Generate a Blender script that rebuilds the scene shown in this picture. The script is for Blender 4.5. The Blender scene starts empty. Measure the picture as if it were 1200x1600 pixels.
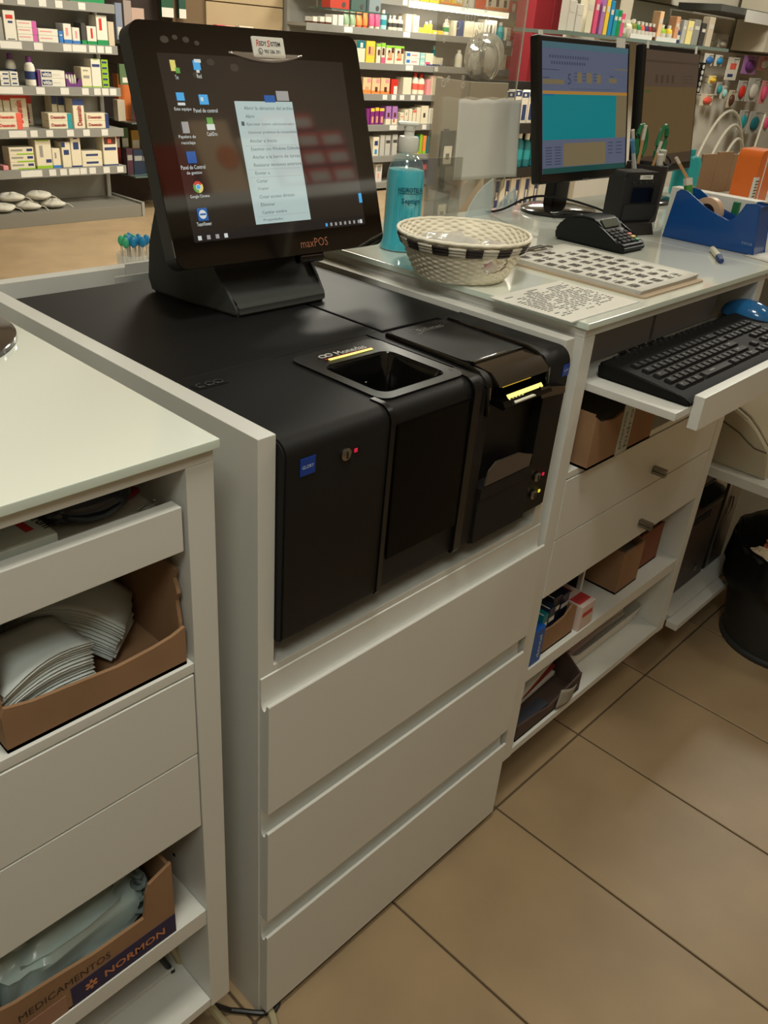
import bpy, bmesh, math, random
from mathutils import Vector, Matrix
random.seed(7)
SC = bpy.context.scene
COL = SC.collection
# ------------------------------------------------------------------ camera, light, exposure
CAM_POS = Vector((-.4597, -.5766, 1.2925)); YAW, PITCH, ROLL, FPX = -.844, -.5133, .0833, 1313.6
def cam_axes():
    cy, sy = math.cos(YAW), math.sin(YAW)
    f = Vector((-sy*math.cos(PITCH), cy*math.cos(PITCH), math.sin(PITCH)))
    r = Vector((cy, sy, 0)); u = r.cross(f); c, s = math.cos(ROLL), math.sin(ROLL)
    return c*r+s*u, -s*r+c*u, f
cr, cu, cf = cam_axes()
cd = bpy.data.cameras.new('camera'); cam = bpy.data.objects.new('camera', cd); COL.objects.link(cam)
cam.matrix_world = Matrix(((cr.x, cu.x, -cf.x, CAM_POS.x), (cr.y, cu.y, -cf.y, CAM_POS.y), (cr.z, cu.z, -cf.z, CAM_POS.z), (0, 0, 0, 1)))
cd.sensor_fit = 'VERTICAL'; cd.sensor_height = 36; cd.lens = 36*FPX/1600; cd.clip_start = .02
SC.camera = cam
SC.view_settings.view_transform = 'Standard'; SC.view_settings.look = 'None'
SC.view_settings.exposure = 0; SC.view_settings.gamma = 1; SC.view_settings.use_curve_mapping = False
wd = bpy.data.worlds.new('world'); SC.world = wd; wd.use_nodes = True
wd.node_tree.nodes['Background'].inputs[0].default_value = (.9, .85, .75, 1)
wd.node_tree.nodes['Background'].inputs[1].default_value = .05
# lamps of the shop, with added fill for pegboard and mirrored shelf: (x, y, half size, watts)
LAMPS = [(-.12, -.34, .16, 18), (-1.1, -1.1, .3, 15), (2.3, 2.3, .3, 40), (3.4, 3.7, .3, 70), (5.8, 4.0, .3, 85), (3.7, .5, .3, 50), (5.2, 2.6, .3, 40), (1.75, -.75, .2, 4.5)]
LAMP_COL = (1.0, .965, .83); CEIL_Z = 2.75
def lin(c): return tuple(((v/255)/12.92 if v/255 <= .04045 else ((v/255+.055)/1.055)**2.4) for v in c)
# ------------------------------------------------------------------ materials
MC = {}
def mat(key, rgb=None, rough=.5, metal=0, coat=0, spec=.5, noise=0, nscale=8, emit=0, trans=0, alpha=1, bump=0, bscale=200, ior=1.45):
    if key in MC: return MC[key]
    m = bpy.data.materials.new(key); m.use_nodes = True; nt = m.node_tree; p = nt.nodes['Principled BSDF']; I = p.inputs
    c = lin(rgb) if max(rgb) > 1.0 else rgb
    I['Base Color'].default_value = (*c, 1); I['Roughness'].default_value = rough; I['Metallic'].default_value = metal
    I['Coat Weight'].default_value = coat; I['Coat Roughness'].default_value = .04; I['Specular IOR Level'].default_value = spec; I['IOR'].default_value = ior
    I['Transmission Weight'].default_value = trans; I['Alpha'].default_value = alpha
    if emit: I['Emission Color'].default_value = (*c, 1); I['Emission Strength'].default_value = emit
    if noise or bump:
        tc = nt.nodes.new('ShaderNodeTexCoord')
        if noise:
            n = nt.nodes.new('ShaderNodeTexNoise'); n.inputs['Scale'].default_value = nscale; n.inputs['Detail'].default_value = 6
            nt.links.new(tc.outputs['Object'], n.inputs['Vector'])
            mr = nt.nodes.new('ShaderNodeMapRange'); mr.inputs[1].default_value = .3; mr.inputs[2].default_value = .7; mr.inputs[3].default_value = 1-noise; mr.inputs[4].default_value = 1+noise*.6
            nt.links.new(n.outputs['Fac'], mr.inputs[0])
            mx = nt.nodes.new('ShaderNodeMix'); mx.data_type = 'RGBA'; mx.blend_type = 'MULTIPLY'; mx.inputs[0].default_value = 1
            mx.inputs[6].default_value = (*c, 1); nt.links.new(mr.outputs[0], mx.inputs[7]); nt.links.new(mx.outputs[2], I['Base Color'])
        if bump:
            n2 = nt.nodes.new('ShaderNodeTexNoise'); n2.inputs['Scale'].default_value = bscale; n2.inputs['Detail'].default_value = 3
            nt.links.new(tc.outputs['Object'], n2.inputs['Vector'])
            b = nt.nodes.new('ShaderNodeBump'); b.inputs['Strength'].default_value = bump; b.inputs['Distance'].default_value = .001
            nt.links.new(n2.outputs['Fac'], b.inputs['Height']); nt.links.new(b.outputs['Normal'], I['Normal'])
    MC[key] = m; return m
def emis(key, rgb, k=1.0, gloss=False):
    """a lit display: shows its own colour and still reflects the room"""
    if key in MC: return MC[key]
    m = mat(key, (8, 8, 9), rough=.05 if gloss else .35, spec=.5, ior=2.2 if gloss else 1.4); p = m.node_tree.nodes['Principled BSDF']
    p.inputs['Emission Color'].default_value = (*lin(rgb), 1); p.inputs['Emission Strength'].default_value = k
    return m
def clear(key, tint=(1, 1, 1), haze=0, fac=.06, hazecol=(.8, .82, .8)):
    """thin clear plastic: lets the room through, reflects a little"""
    if key in MC: return MC[key]
    m = bpy.data.materials.new(key); m.use_nodes = True; nt = m.node_tree; nt.nodes.clear()
    o = nt.nodes.new('ShaderNodeOutputMaterial'); t = nt.nodes.new('ShaderNodeBsdfTransparent'); t.inputs[0].default_value = (*tint, 1)
    g = nt.nodes.new('ShaderNodeBsdfGlossy'); g.inputs['Roughness'].default_value = .05
    fr = nt.nodes.new('ShaderNodeFresnel'); fr.inputs[0].default_value = 1.45
    mp = nt.nodes.new('ShaderNodeMath'); mp.operation = 'MULTIPLY_ADD'; mp.inputs[1].default_value = .8; mp.inputs[2].default_value = fac*.2
    ge = nt.nodes.new('ShaderNodeNewGeometry'); fb = nt.nodes.new('ShaderNodeMath'); fb.operation = 'SUBTRACT'; fb.inputs[0].default_value = 1; nt.links.new(ge.outputs['Backfacing'], fb.inputs[1])
    f2 = nt.nodes.new('ShaderNodeMath'); f2.operation = 'MULTIPLY'; nt.links.new(fr.outputs[0], f2.inputs[0]); nt.links.new(fb.outputs[0], f2.inputs[1]); nt.links.new(f2.outputs[0], mp.inputs[0])
    mx = nt.nodes.new('ShaderNodeMixShader'); nt.links.new(mp.outputs[0], mx.inputs[0]); nt.links.new(t.outputs[0], mx.inputs[1]); nt.links.new(g.outputs[0], mx.inputs[2])
    out = mx
    if haze:
        d = nt.nodes.new('ShaderNodeBsdfDiffuse'); d.inputs[0].default_value = (*hazecol, 1)
        m2 = nt.nodes.new('ShaderNodeMixShader'); m2.inputs[0].default_value = haze
        nt.links.new(mx.outputs[0], m2.inputs[1]); nt.links.new(d.outputs[0], m2.inputs[2]); out = m2
    nt.links.new(out.outputs[0], o.inputs[0]); MC[key] = m; return m
PAL = dict(white=(226, 222, 208), cream=(226, 216, 190), pale=(214, 208, 196), grey=(150, 148, 140), greypale=(186, 184, 176), greydark=(70, 68, 64), black=(25, 25, 25), red=(205, 52, 40), darkred=(150, 32, 42),
    orangered=(222, 92, 50), coral=(235, 100, 82), orange=(236, 140, 70), peach=(240, 196, 150), yellow=(238, 200, 70), yellowpale=(242, 224, 150), lime=(150, 190, 50), limebright=(140, 205, 60), green=(32, 140, 80),
    sage=(140, 165, 130), olive=(120, 130, 50), teal=(40, 150, 160), tealdark=(30, 110, 120), tealpale=(160, 210, 205), blue=(60, 120, 190), bluebright=(40, 140, 195), navy=(45, 62, 110), navybox=(45, 62, 110), purple=(110, 55, 120), purple2=(130, 45, 120), lilac=(170, 120, 180),
    magenta=(205, 95, 165), pink=(225, 150, 150), pink2=(225, 90, 130), brown=(90, 52, 38), skin=(215, 160, 120), beige=(205, 190, 165))
def pm(k): return mat('print_'+k, PAL[k], rough=.45)
LACQ = mat('white_lacquer', (.69, .69, .655), rough=.32, noise=.03, nscale=3)
LACQ_IN = mat('white_board_inner', (.66, .66, .63), rough=.5, noise=.03, nscale=4)
GLASSTOP = mat('white_backed_glass', (.79, .825, .75), rough=.07, coat=.6, spec=.5)
GLASSEDGE = mat('glass_edge', (.68, .77, .70), rough=.35)
BLK = mat('black_machine', (19, 19, 20), rough=.55, spec=.35, bump=.15, bscale=900, noise=.1, nscale=20)
BLKG = mat('black_gloss', (9, 9, 9), rough=.12, coat=.5)
BLKM = mat('black_matte', (17, 17, 17), rough=.7)
BLKP = mat('black_plastic', (24, 24, 25), rough=.38, noise=.1)
GREYD = mat('dark_grey_plastic', (48, 47, 46), rough=.5, noise=.08)
STEEL = mat('brushed_steel', (150, 146, 138), rough=.3, metal=1)
CHROME = mat('chrome', (210, 210, 205), rough=.12, metal=1)
SHELFG = mat('grey_metal_shelf', (150, 148, 140), rough=.45, noise=.05)
CARD = mat('cardboard', (146, 112, 82), rough=.85, noise=.12, nscale=14)
CARDIN = mat('cardboard_inside', (112, 78, 52), rough=.9, noise=.1, nscale=14)
CARDED = mat('torn_cardboard_edge', (196, 160, 118), rough=.9, noise=.15, nscale=60)
PAPER = mat('white_paper', (222, 220, 212), rough=.8, noise=.03, nscale=20)
PAPERB = mat('paper_bag', (206, 214, 214), rough=.85, noise=.05, nscale=30)
INK = mat('ink', (70, 70, 70), rough=.8); INKB = mat('ink_black', (24, 24, 24), rough=.8); INKW = mat('ink_white', (220, 220, 215), rough=.6)
# ------------------------------------------------------------------ builder
class G:
    def __init__(s): s.bm = bmesh.new(); s.mi = 0; s.bev = False
    def face(s, pts, mi=None):
        try:
            f = s.bm.faces.new([s.bm.verts.new(p) for p in pts]); f.material_index = s.mi if mi is None else mi; return f
        except ValueError: return None
    def merge(s, t, mi, M=None):
        vm = {}
        for v in t.verts: vm[v] = s.bm.verts.new(M @ v.co if M else v.co)
        for f in t.faces:
            n = s.bm.faces.new([vm[v] for v in f.verts]); n.material_index = s.mi if mi is None else mi
        t.free()
    def box(s, x0, x1, y0, y1, z0, z1, b=0, mi=None, M=None, seg=2):
        t = bmesh.new(); bmesh.ops.create_cube(t, size=1)
        for v in t.verts: v.co = Vector(((x0+x1)/2+v.co.x*(x1-x0), (y0+y1)/2+v.co.y*(y1-y0), (z0+z1)/2+v.co.z*(z1-z0)))
        if b and seg > 1: s.bev = True
        if b: bmesh.ops.bevel(t, geom=t.edges[:], offset=b, segments=seg, profile=.5, affect='EDGES')
        s.merge(t, mi, M); return s
    def prism(s, pts, ax, a0, a1, mi=None, M=None, fn=None):
        """polygon pts in the two other axes, extruded along ax"""
        def P(p, a):
            v = {'x': (a, p[0], p[1]), 'y': (p[0], a, p[1]), 'z': (p[0], p[1], a)}[ax]
            v = Vector(fn(v)) if fn else Vector(v); return M @ v if M else v
        A = [s.bm.verts.new(P(p, a0)) for p in pts]; B = [s.bm.verts.new(P(p, a1)) for p in pts]
        k = s.mi if mi is None else mi; n = len(pts); fs = []
        for i in range(n): fs.append(s.bm.faces.new((A[i], A[(i+1) % n], B[(i+1) % n], B[i])))
        fs.append(s.bm.faces.new(A[::-1])); fs.append(s.bm.faces.new(B))
        for f in fs: f.material_index = k
        return s
    def lathe(s, prof, c=(0, 0, 0), n=24, mi=None, M=None, cap=True):
        rings = []; c = Vector(c); k = s.mi if mi is None else mi
        for r, z in prof:
            rings.append([s.bm.verts.new((lambda v: M @ v if M else v)(c+Vector((r*math.cos(2*math.pi*i/n), r*math.sin(2*math.pi*i/n), z)))) for i in range(n)])
        for a, b in zip(rings, rings[1:]):
            for i in range(n): s.bm.faces.new((a[i], a[(i+1) % n], b[(i+1) % n], b[i])).material_index = k
        if cap:
            s.bm.faces.new(rings[0][::-1]).material_index = k; s.bm.faces.new(rings[-1]).material_index = k
        return s
    def tube(s, path, r, n=8, mi=None, cap=True):
        path = [Vector(p) for p in path]; rings = []; k = s.mi if mi is None else mi; up = Vector((.03, .02, 1)).normalized()
        for i, p in enumerate(path):
            d = (path[min(i+1, len(path)-1)]-path[max(i-1, 0)]).normalized()
            a = d.cross(up) if abs(d.dot(up)) < .98 else d.cross(Vector((1, 0, 0))); a.normalize(); b = d.cross(a)
            rr = r[i] if isinstance(r, (list, tuple)) else r
            rings.append([s.bm.verts.new(p+a*rr*math.cos(2*math.pi*j/n)+b*rr*math.sin(2*math.pi*j/n)) for j in range(n)])
        for a, b in zip(rings, rings[1:]):
            for i in range(n): s.bm.faces.new((a[i], a[(i+1) % n], b[(i+1) % n], b[i])).material_index = k
        if cap: s.bm.faces.new(rings[0][::-1]).material_index = k; s.bm.faces.new(rings[-1]).material_index = k
        return s
    def sph(s, c, r, mi=None, u=16, v=10, M=None):
        t = bmesh.new(); bmesh.ops.create_uvsphere(t, u_segments=u, v_segments=v, radius=1)
        r = r if isinstance(r, (tuple, list)) else (r, r, r)
        for q in t.verts: q.co = Vector((c[0]+q.co.x*r[0], c[1]+q.co.y*r[1], c[2]+q.co.z*r[2]))
        s.merge(t, mi, M); return s
    def grid(s, fn, nu, nv, mi=None, closed_u=False):
        V = [[s.bm.verts.new(fn(i/(nu if closed_u else nu-1), j/(nv-1))) for j in range(nv)] for i in range(nu)]
        k = s.mi if mi is None else mi
        for i in range(nu if closed_u else nu-1):
            for j in range(nv-1):
                a = V[i][j], V[(i+1) % nu][j], V[(i+1) % nu][j+1], V[i][j+1]; s.bm.faces.new(a).material_index = k
        return s
    def done(s, name, mats, parent=None, at=None, rz=0, M=None, smooth=35, thick=0):
        if M: bmesh.ops.transform(s.bm, matrix=M, verts=s.bm.verts)
        bmesh.ops.remove_doubles(s.bm, verts=s.bm.verts, dist=1e-6)
        bmesh.ops.recalc_face_normals(s.bm, faces=s.bm.faces)
        me = bpy.data.meshes.new(name); s.bm.to_mesh(me); s.bm.free()
        for m in (mats if isinstance(mats, (list, tuple)) else [mats]): me.materials.append(m)
        if smooth:
            me.polygons.foreach_set('use_smooth', [True]*len(me.polygons)); me.set_sharp_from_angle(angle=math.radians(smooth))
        o = bpy.data.objects.new(name, me); COL.objects.link(o)
        if s.bev and smooth: o.modifiers.new('weighted_normals', 'WEIGHTED_NORMAL').keep_sharp = True
        if thick:
            md = o.modifiers.new('thickness', 'SOLIDIFY'); md.thickness = thick; md.offset = 0
        if parent: o.parent = parent
        if at: o.location = at
        if rz: o.rotation_euler = (0, 0, rz)
        return o
def bx(name, m, x0, x1, y0, y1, z0, z1, parent=None, b=.001):
    c = ((x0+x1)/2, (y0+y1)/2, z0)
    return G().box(x0-c[0], x1-c[0], y0-c[1], y1-c[1], 0, z1-z0, b).done(name, m, parent, at=c)
def tag(o, label, cat, group=None, kind=None):
    if label: o['label'] = label
    if cat: o['category'] = cat
    if group: o['group'] = group
    if kind: o['kind'] = kind
    return o
def thing(name, label, cat, loc=(0, 0, 0), rz=0, group=None):
    o = bpy.data.objects.new(name, None); COL.objects.link(o); o.location = loc; o.rotation_euler = (0, 0, rz); o.empty_display_size = .05
    return tag(o, label, cat, group)
def struct(o): o['kind'] = 'structure'; return o
def wbx(name, m, x0, x1, y0, y1, z0, z1, root, b=.001):
    """a part box given in room coordinates under an unrotated thing"""
    L = root.location
    return bx(name, m, x0-L.x, x1-L.x, y0-L.y, y1-L.y, z0-L.z, z1-L.z, root, b)
def rrect(x0, x1, y0, y1, r, n=5):
    pts = []
    for cx, cy, a in ((x1-r, y1-r, 0), (x0+r, y1-r, 90), (x0+r, y0+r, 180), (x1-r, y0+r, 270)):
        for i in range(n+1):
            t = math.radians(a+90*i/n); pts.append((cx+r*math.cos(t), cy+r*math.sin(t)))
    return pts
def frame(o, xd, yd):
    """matrix with local x, y along xd, yd (z outwards) at o"""
    x = Vector(xd).normalized(); y = Vector(yd).normalized(); z = x.cross(y).normalized(); y = z.cross(x)
    return Matrix(((x.x, y.x, z.x, o[0]), (x.y, y.y, z.y, o[1]), (x.z, y.z, z.z, o[2]), (0, 0, 0, 1)))
def text_bm(body, w, h, bold=0, shear=0):
    cu_ = bpy.data.curves.new('t', 'FONT'); cu_.body = body; cu_.size = 1; cu_.offset = bold; cu_.shear = shear; cu_.resolution_u = 2
    ob = bpy.data.objects.new('t', cu_); COL.objects.link(ob)
    me = bpy.data.meshes.new_from_object(ob)
    bpy.data.objects.remove(ob); bpy.data.curves.remove(cu_)
    b = bmesh.new(); b.from_mesh(me); bpy.data.meshes.remove(me)
    xs = [v.co.x for v in b.verts]; ys = [v.co.y for v in b.verts]
    sx = w/(max(xs)-min(xs)); sy = h/(max(ys)-min(ys)); x0, y0 = min(xs), min(ys)
    for v in b.verts: v.co = Vector(((v.co.x-x0)*sx, (v.co.y-y0)*sy, 0))
    return b
def put_text(g, body, w, h, M, mi=None, bold=0, shear=0):
    g.merge(text_bm(body, w, h, bold, shear), mi, M); return g
def text(body, w, h, M, m, parent, name='lettering', bold=0, shear=0):
    g = G(); put_text(g, body, w, h, M, 0, bold, shear); return g.done(name, m, parent, smooth=0)
XZ = lambda o: frame(o, (1, 0, 0), (0, 0, 1))     # reads from the -y side
XY = lambda o: frame(o, (1, 0, 0), (0, 1, 0))     # reads from above
YZ = lambda o: frame(o, (0, -1, 0), (0, 0, 1))    # reads from the -x side
def bez(p0, p1, p2, p3, n=12):
    p0, p1, p2, p3 = map(Vector, (p0, p1, p2, p3))
    return [p0*(1-t)**3+p1*3*t*(1-t)**2+p2*3*t*t*(1-t)+p3*t**3 for t in [i/n for i in range(n+1)]]
# ------------------------------------------------------------------ ceiling lamps
for i, (x, y, hs, w) in enumerate(LAMPS):
    nm = ['over the cash machines', 'over the left end of the counter', 'over the middle shop floor', 'before the left shelving', 'before the cosmetics shelving', 'added to brighten the pegboard', 'over the right shop floor', 'added to brighten the mirrored back shelf'][i]
    t = thing('ceiling_light', 'square white ceiling light panel '+nm, 'ceiling light', (x, y, CEIL_Z-.03))
    G().box(-hs-.02, hs+.02, -hs-.02, hs+.02, .0, .029, .003).done('lamp_housing', LACQ, t)
    G().box(-hs, hs, -hs, hs, -.004, .0).done('diffuser', mat('lamp_diffuser', (255, 238, 205), emit=2.5), t)
    ld = bpy.data.lights.new('lamp', 'AREA'); ld.shape = 'SQUARE'; ld.size = hs*2; ld.energy = w; ld.color = (.93, 1.0, .90) if i == 1 else LAMP_COL
    lo = bpy.data.objects.new('lamp', ld); COL.objects.link(lo); lo.parent = t; lo.location = (0, 0, -.012)
# ------------------------------------------------------------------ room shell
def floor_mat(key, k=1.0):
    m = mat(key, (164*k, 140*k, 108*k), rough=.42, noise=.16, nscale=5, bump=.1, bscale=60); return m
FT = [floor_mat('beige_floor_tile'), floor_mat('beige_floor_tile_b', .96), floor_mat('beige_floor_tile_c', 1.03)]
fl = struct(bx('floor', mat('grout', (92, 76, 58), rough=.9), -3, 9.5, -2.4, 6.2, -.06, -.004, None, 0))
tile_meshes = []
TX, TY = .2975, .60
ti = 0
for ix in range(-2, 12):
    for iy in range(-3, 2):
        x0 = .285+TX*ix; y0 = -.006+TY*iy
        if x0 > 3.3: continue
        if not tile_meshes:
            for m in FT:
                o = G().box(0, TX-.004, 0, TY-.004, 0, .0042, .0012, seg=1).done('tile', m, fl); tile_meshes.append(o.data); bpy.data.objects.remove(o)
        o = bpy.data.objects.new('tile', tile_meshes[(ix*7+iy*5+ix*iy) % 3]); COL.objects.link(o); o.parent = fl
        o.location = Vector((x0+.002, y0+.002, -.0042))-fl.location; ti += 1
sf = struct(bx('trim_1', FT[0], -3, 9.5, 1.2, 6.2, -.0041, -.0003, None, 0))   # shop floor beyond the counter, seams too far to tell
struct(bx('ceiling', mat('ceiling_white', (200, 194, 178), rough=.9), -3, 9.5, -2.4, 6.2, CEIL_Z, CEIL_Z+.05, None, 0))
WALL = mat('wall_paint', (188, 178, 156), rough=.85, noise=.03, nscale=2)
struct(bx('wall_back', WALL, -3, 9.5, 6.15, 6.2, 0, CEIL_Z, None, 0)); struct(bx('wall_front', mat('back_wall_tan', (140, 124, 102), rough=.8, noise=.04), -3, 9.5, -1.5, -1.45, 0, CEIL_Z, None, 0))
struct(bx('wall_left', WALL, -3.05, -3, -2.4, 6.2, 0, CEIL_Z, None, 0)); struct(bx('wall_right', WALL, 9.5, 9.55, -2.4, 6.2, 0, CEIL_Z, None, 0))
# ------------------------------------------------------------------ till cabinet in the middle
TP, CW, CD, CH = .0226, .5562, .6457, .95
cab = thing('till_cabinet', 'tall white cabinet with three grooved drawers under the black cash machines', 'cabinet', (CW/2, .32, 0))
wbx('side_panel', LACQ, 0, TP, 0, CD, 0, CH, cab, .0012); wbx('side_panel', LACQ, CW-TP, CW, 0, CD, .0, CH, cab, .0012)
wbx('rear_panel', LACQ, TP, CW-TP, CD-TP, CD, .05, CH, cab)
wbx('machine_shelf', LACQ, TP, CW-TP, .0, CD-TP, .645, .662, cab)
wbx('plinth', mat('plinth_dark', (60, 50, 42), rough=.7), TP, CW-TP, .03, .05, .0, .06, cab)
ZD = [.6205, .4085, .197]
for i, zl in enumerate(ZD):
    zb = [.4085+.036, .197+.036, .0205][i]; y0, y1 = -.0165, -.0006
    prof = [(y1, zb), (y0, zb), (y0, zl-.001), (y0+.001, zl), (y0+.004, zl), (y0+.0048, zl-.003), (y0+.0058, zl-.008), (y0+.0078, zl-.0112), (y0+.0102, zl-.0112), (y0+.0125, zl-.008), (y0+.0136, zl-.002), (y0+.0142, zl+.008), (y0+.0142, zl+.032), (y1, zl+.033)]
    d = G().prism([(p[0], p[1]-zb) for p in prof], 'x', -CW/2+.002, CW/2-.002).done('drawer', LACQ, cab, at=(0, -.32, zb), smooth=40)
pan = G().box(-.045, .045, 0, .0015, -.025, .02).done('cable_plate', LACQ_IN, cab, at=(.0, .30, .935))
wbx('cable_flap', LACQ_IN, .196, .30, .588, .590, .90, .947, cab, 0)
# ------------------------------------------------------------------ coin and note machines
ZT, ZB, YF, YS, YR = .943, .697, -.013, .186, .572
ML = ZB
def hous(y0=YF, top=ZT, r=.018, ys=YS, bot=ZB, lean=.002):
    """side profile (y, z) of a machine front with a rounded upper edge"""
    pts = [(ys, bot), (y0+.006, bot), (y0+lean, bot+.006)]
    for i in range(7):
        a = math.radians(180-90*i/6); pts.append((y0+r+r*math.cos(a), top-r+r*math.sin(a)))
    return pts+[(ys, top)]
coin = thing('coin_machine', 'black coin recycler with an open hopper, left of the note unit', 'cash machine', (.18, .28, ZB))
def cpart(g, name, m, root=None, sm=35):
    r = root or coin; L = r.location
    return g.done(name, m, r, M=Matrix.Translation(-L), smooth=sm)
cpart(G().prism(hous(), 'x', .0255, .1715), 'left_housing', BLK)
cpart(G().prism([(p[0]+.0, p[1]) for p in hous(y0=YF+.0025, top=ZT-.002)], 'x', .0238, .0255), 'side_plate', BLKM)
# hopper block: ring of material round the coin bowl
HX0, HX1, HY0, HY1 = .200, .306, .026, .122
g = G()
g.prism(hous(y0=YF+.003, top=ZT-.0005, ys=HY0), 'x', .1725, .330)
g.box(.1725, HX0, HY0, YS, ZB, ZT-.0005); g.box(HX1, .330, HY0, YS, ZB, ZT-.0005); g.box(HX0, HX1, HY1, YS, ZB, ZT-.0005); g.box(HX0, HX1, HY0, HY1, ZB, .870)
cpart(g, 'hopper_housing', BLK)
g = G(); pr = rrect(HX0, HX1, HY0, HY1, .014)
n = len(pr)
for (za, sa), (zb_, sb) in zip([(ZT+.0012, 1.03), (ZT-.002, 1.0), (ZT-.045, .93), (ZT-.062, .8), (ZT-.066, .5)], [(ZT-.002, 1.0), (ZT-.045, .93), (ZT-.062, .8), (ZT-.066, .5), (ZT-.067, .01)]):
    cx_, cy_ = (HX0+HX1)/2, (HY0+HY1)/2
    for i in range(n):
        a, b = pr[i], pr[(i+1) % n]
        q = lambda p, s_, z_: (cx_+(p[0]-cx_)*s_, cy_+(p[1]-cy_)*s_, z_)
        g.face([q(a, sa, za), q(b, sa, za), q(b, sb, zb_), q(a, sb, zb_)])
cpart(g, 'coin_bowl', BLKG)
cpart(G().box(.283, .302, .034, .058, .885, .912, .004), 'coin_outlet', GREYD)
cpart(G().sph((.262, .060, .902), .0055), 'bowl_stud', CHROME)
cpart(G().tube([(.232, .085, .93), (.236, .08, .905)], .0012), 'bowl_wire', CHROME)
# raised bezel round the hopper, glossy front window, frames
bz = rrect(.180, .326, .006, .168, .016); inn = rrect(HX0-.004, HX1+.004, HY0-.004, HY1+.004, .016)
g = G()
for i in range(len(bz)):
    j = (i+1) % len(bz); a, b, c_, d_ = bz[i], bz[j], inn[j], inn[i]
    g.face([(*a, ZT-.0004), (*b, ZT-.0004), (*b, ZT+.0022), (*a, ZT+.0022)]); g.face([(*a, ZT+.0022), (*b, ZT+.0022), (*c_, ZT+.0010), (*d_, ZT+.0010)])
cpart(g, 'hopper_bezel', mat('bezel_black', (12, 12, 12), rough=.35, spec=.3))
cpart(G().box(.186, .318, YF+.0008, YF+.004, .742, .920, .002), 'front_window', mat('black_window', (3, 3, 3), rough=.35, spec=.12))
def fprof(y0, t): # thin raised rib that follows the front and the rounded upper edge
    o_ = hous(y0=y0, top=ZT+.002, r=.020); i_ = hous(y0=y0+t, top=ZT+.002-t, r=.016)
    return o_[1:]+[(YS, ZT+.002-t)]+i_[2:-1][::-1]+[(y0+.012, ZB)]
for a, b in ((.1722, .1795), (.3185, .3325)):
    cpart(G().prism(hous(y0=YF-.002, top=ZT+.0018, r=.019, ys=(.03 if a > .3 else .02)), 'x', a, b), 'front_rib', mat('rib_black', (13, 13, 13), rough=.3, spec=.4))
cpart(G().box(.219, .293, .1345, .1383, ZT+.002, ZT+.0030), 'light_strip', mat('strip_lit', (246, 234, 128), emit=.9))
cpart(G().box(.215, .296, .1390, .1405, ZT+.002, ZT+.0028), 'red_edge', mat('strip_red', (150, 40, 25), emit=.35))
ML_ = Matrix.Translation(-coin.location)
text('Monedas', .050, .0115, ML_ @ XY((.241, .1428, ZT+.0026)), INKW, coin)
g = G()
for cx_ in (.219, .2285):
    g.tube([(cx_+.0055*math.cos(t*.5236), .1485+.004*math.sin(t*.5236), ZT+.003) for t in range(13)], .0006, 5)
cpart(g, 'coin_icon', INKW)
# rear lid with the seam, raised emblem, badge, key
cpart(G().box(.0245, .361, YS+.0022, YR, ZB, ZT-.0005, .0025), 'rear_lid', BLK)
cpart(G().prism(rrect(.037, .081, .150, .166, .003), 'z', ZT-.0004, ZT+.0006), 'emblem_plate', mat('plate_black', (7, 7, 8), rough=.5))
g = G()
for k, cx_ in enumerate((.046, .058, .070)):
    rng = range(2, 11) if k == 0 else range(0, 13)
    g.tube([(cx_+.0052*math.cos(t*.5236), .158+.0045*math.sin(t*.5236), ZT+.0012) for t in rng], .0009, 5)
cpart(g, 'emblem', mat('emblem_grey', (52, 54, 54), rough=.35))
def badge(root, x0, z0, w, h):
    L = root.location
    b = G().box(x0-L.x, x0+w-L.x, YF-.0009-L.y, YF+.002-L.y, z0-L.z, z0+h-L.z, .0003).done('badge', mat('badge_blue', (14, 58, 150), rough=.35), root)
    text('GLORY', w*.78, h*.2, Matrix.Translation(-L) @ XZ((x0+w*.11, YF-.0011, z0+h*.4)), mat('badge_white', (170, 190, 220)), b, bold=.02)
badge(coin, .0425, .9015, .0205, .0195)
def key(root, x, z, led, lc):
    L = root.location
    k = G(); k.lathe([(.0072, 0), (.0072, .002), (.0055, .003), (.001, .0032)], n=20, M=Matrix.Translation((x-L.x, YF-L.y, z-L.z)) @ Matrix.Rotation(math.radians(90), 4, 'X'))
    ko = k.done('key_lock', STEEL, root)
    G().box(x-.0008-L.x, x+.0008-L.x, YF-.0038-L.y, YF-.003-L.y, z-.004-L.z, z+.004-L.z).done('keyway', BLKM, ko)
    G().box(led[0]-.0022-L.x, led[0]+.0022-L.x, YF-.0008-L.y, YF+.001-L.y, led[1]-.0022-L.z, led[1]+.0022-L.z, .0004).done('indicator_light', mat('led_'+lc, dict(red=(190, 30, 60), yellow=(215, 200, 60))[lc], emit=.7), root)
key(coin, .106, .909, (.121, .909), 'red')
note = thing('note_machine', 'black banknote recycler with a lit yellow slot, right of the coin hopper', 'cash machine', (.437, .28, ZB))
npart = lambda g, name, m, sm=35: cpart(g, name, m, note, sm)
npart(G().box(.3655, .531, YS+.0022, YR, ZB, ZT-.0005, .0025), 'rear_lid', BLK)
npart(G().prism(hous(y0=YF+.001), 'x', .334, .3565), 'left_cheek', BLK)
npart(G().prism(hous(r=.022), 'x', .4785, .5315), 'right_housing', BLK)
g = G(); g.box(.3565, .4785, .03, YS, ZB, ZT-.003); g.box(.3565, .4785, YF+.004, .03, ZB, .775); g.box(.3565, .4785, .025, .03, .77, ZT-.006)
npart(g, 'core', BLKM)
tp = rrect(.3585, .4765, .030, .172, .014)
npart(G().prism(tp, 'z', ZT-.003, ZT+.0026), 'top_panel', BLK)
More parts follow.
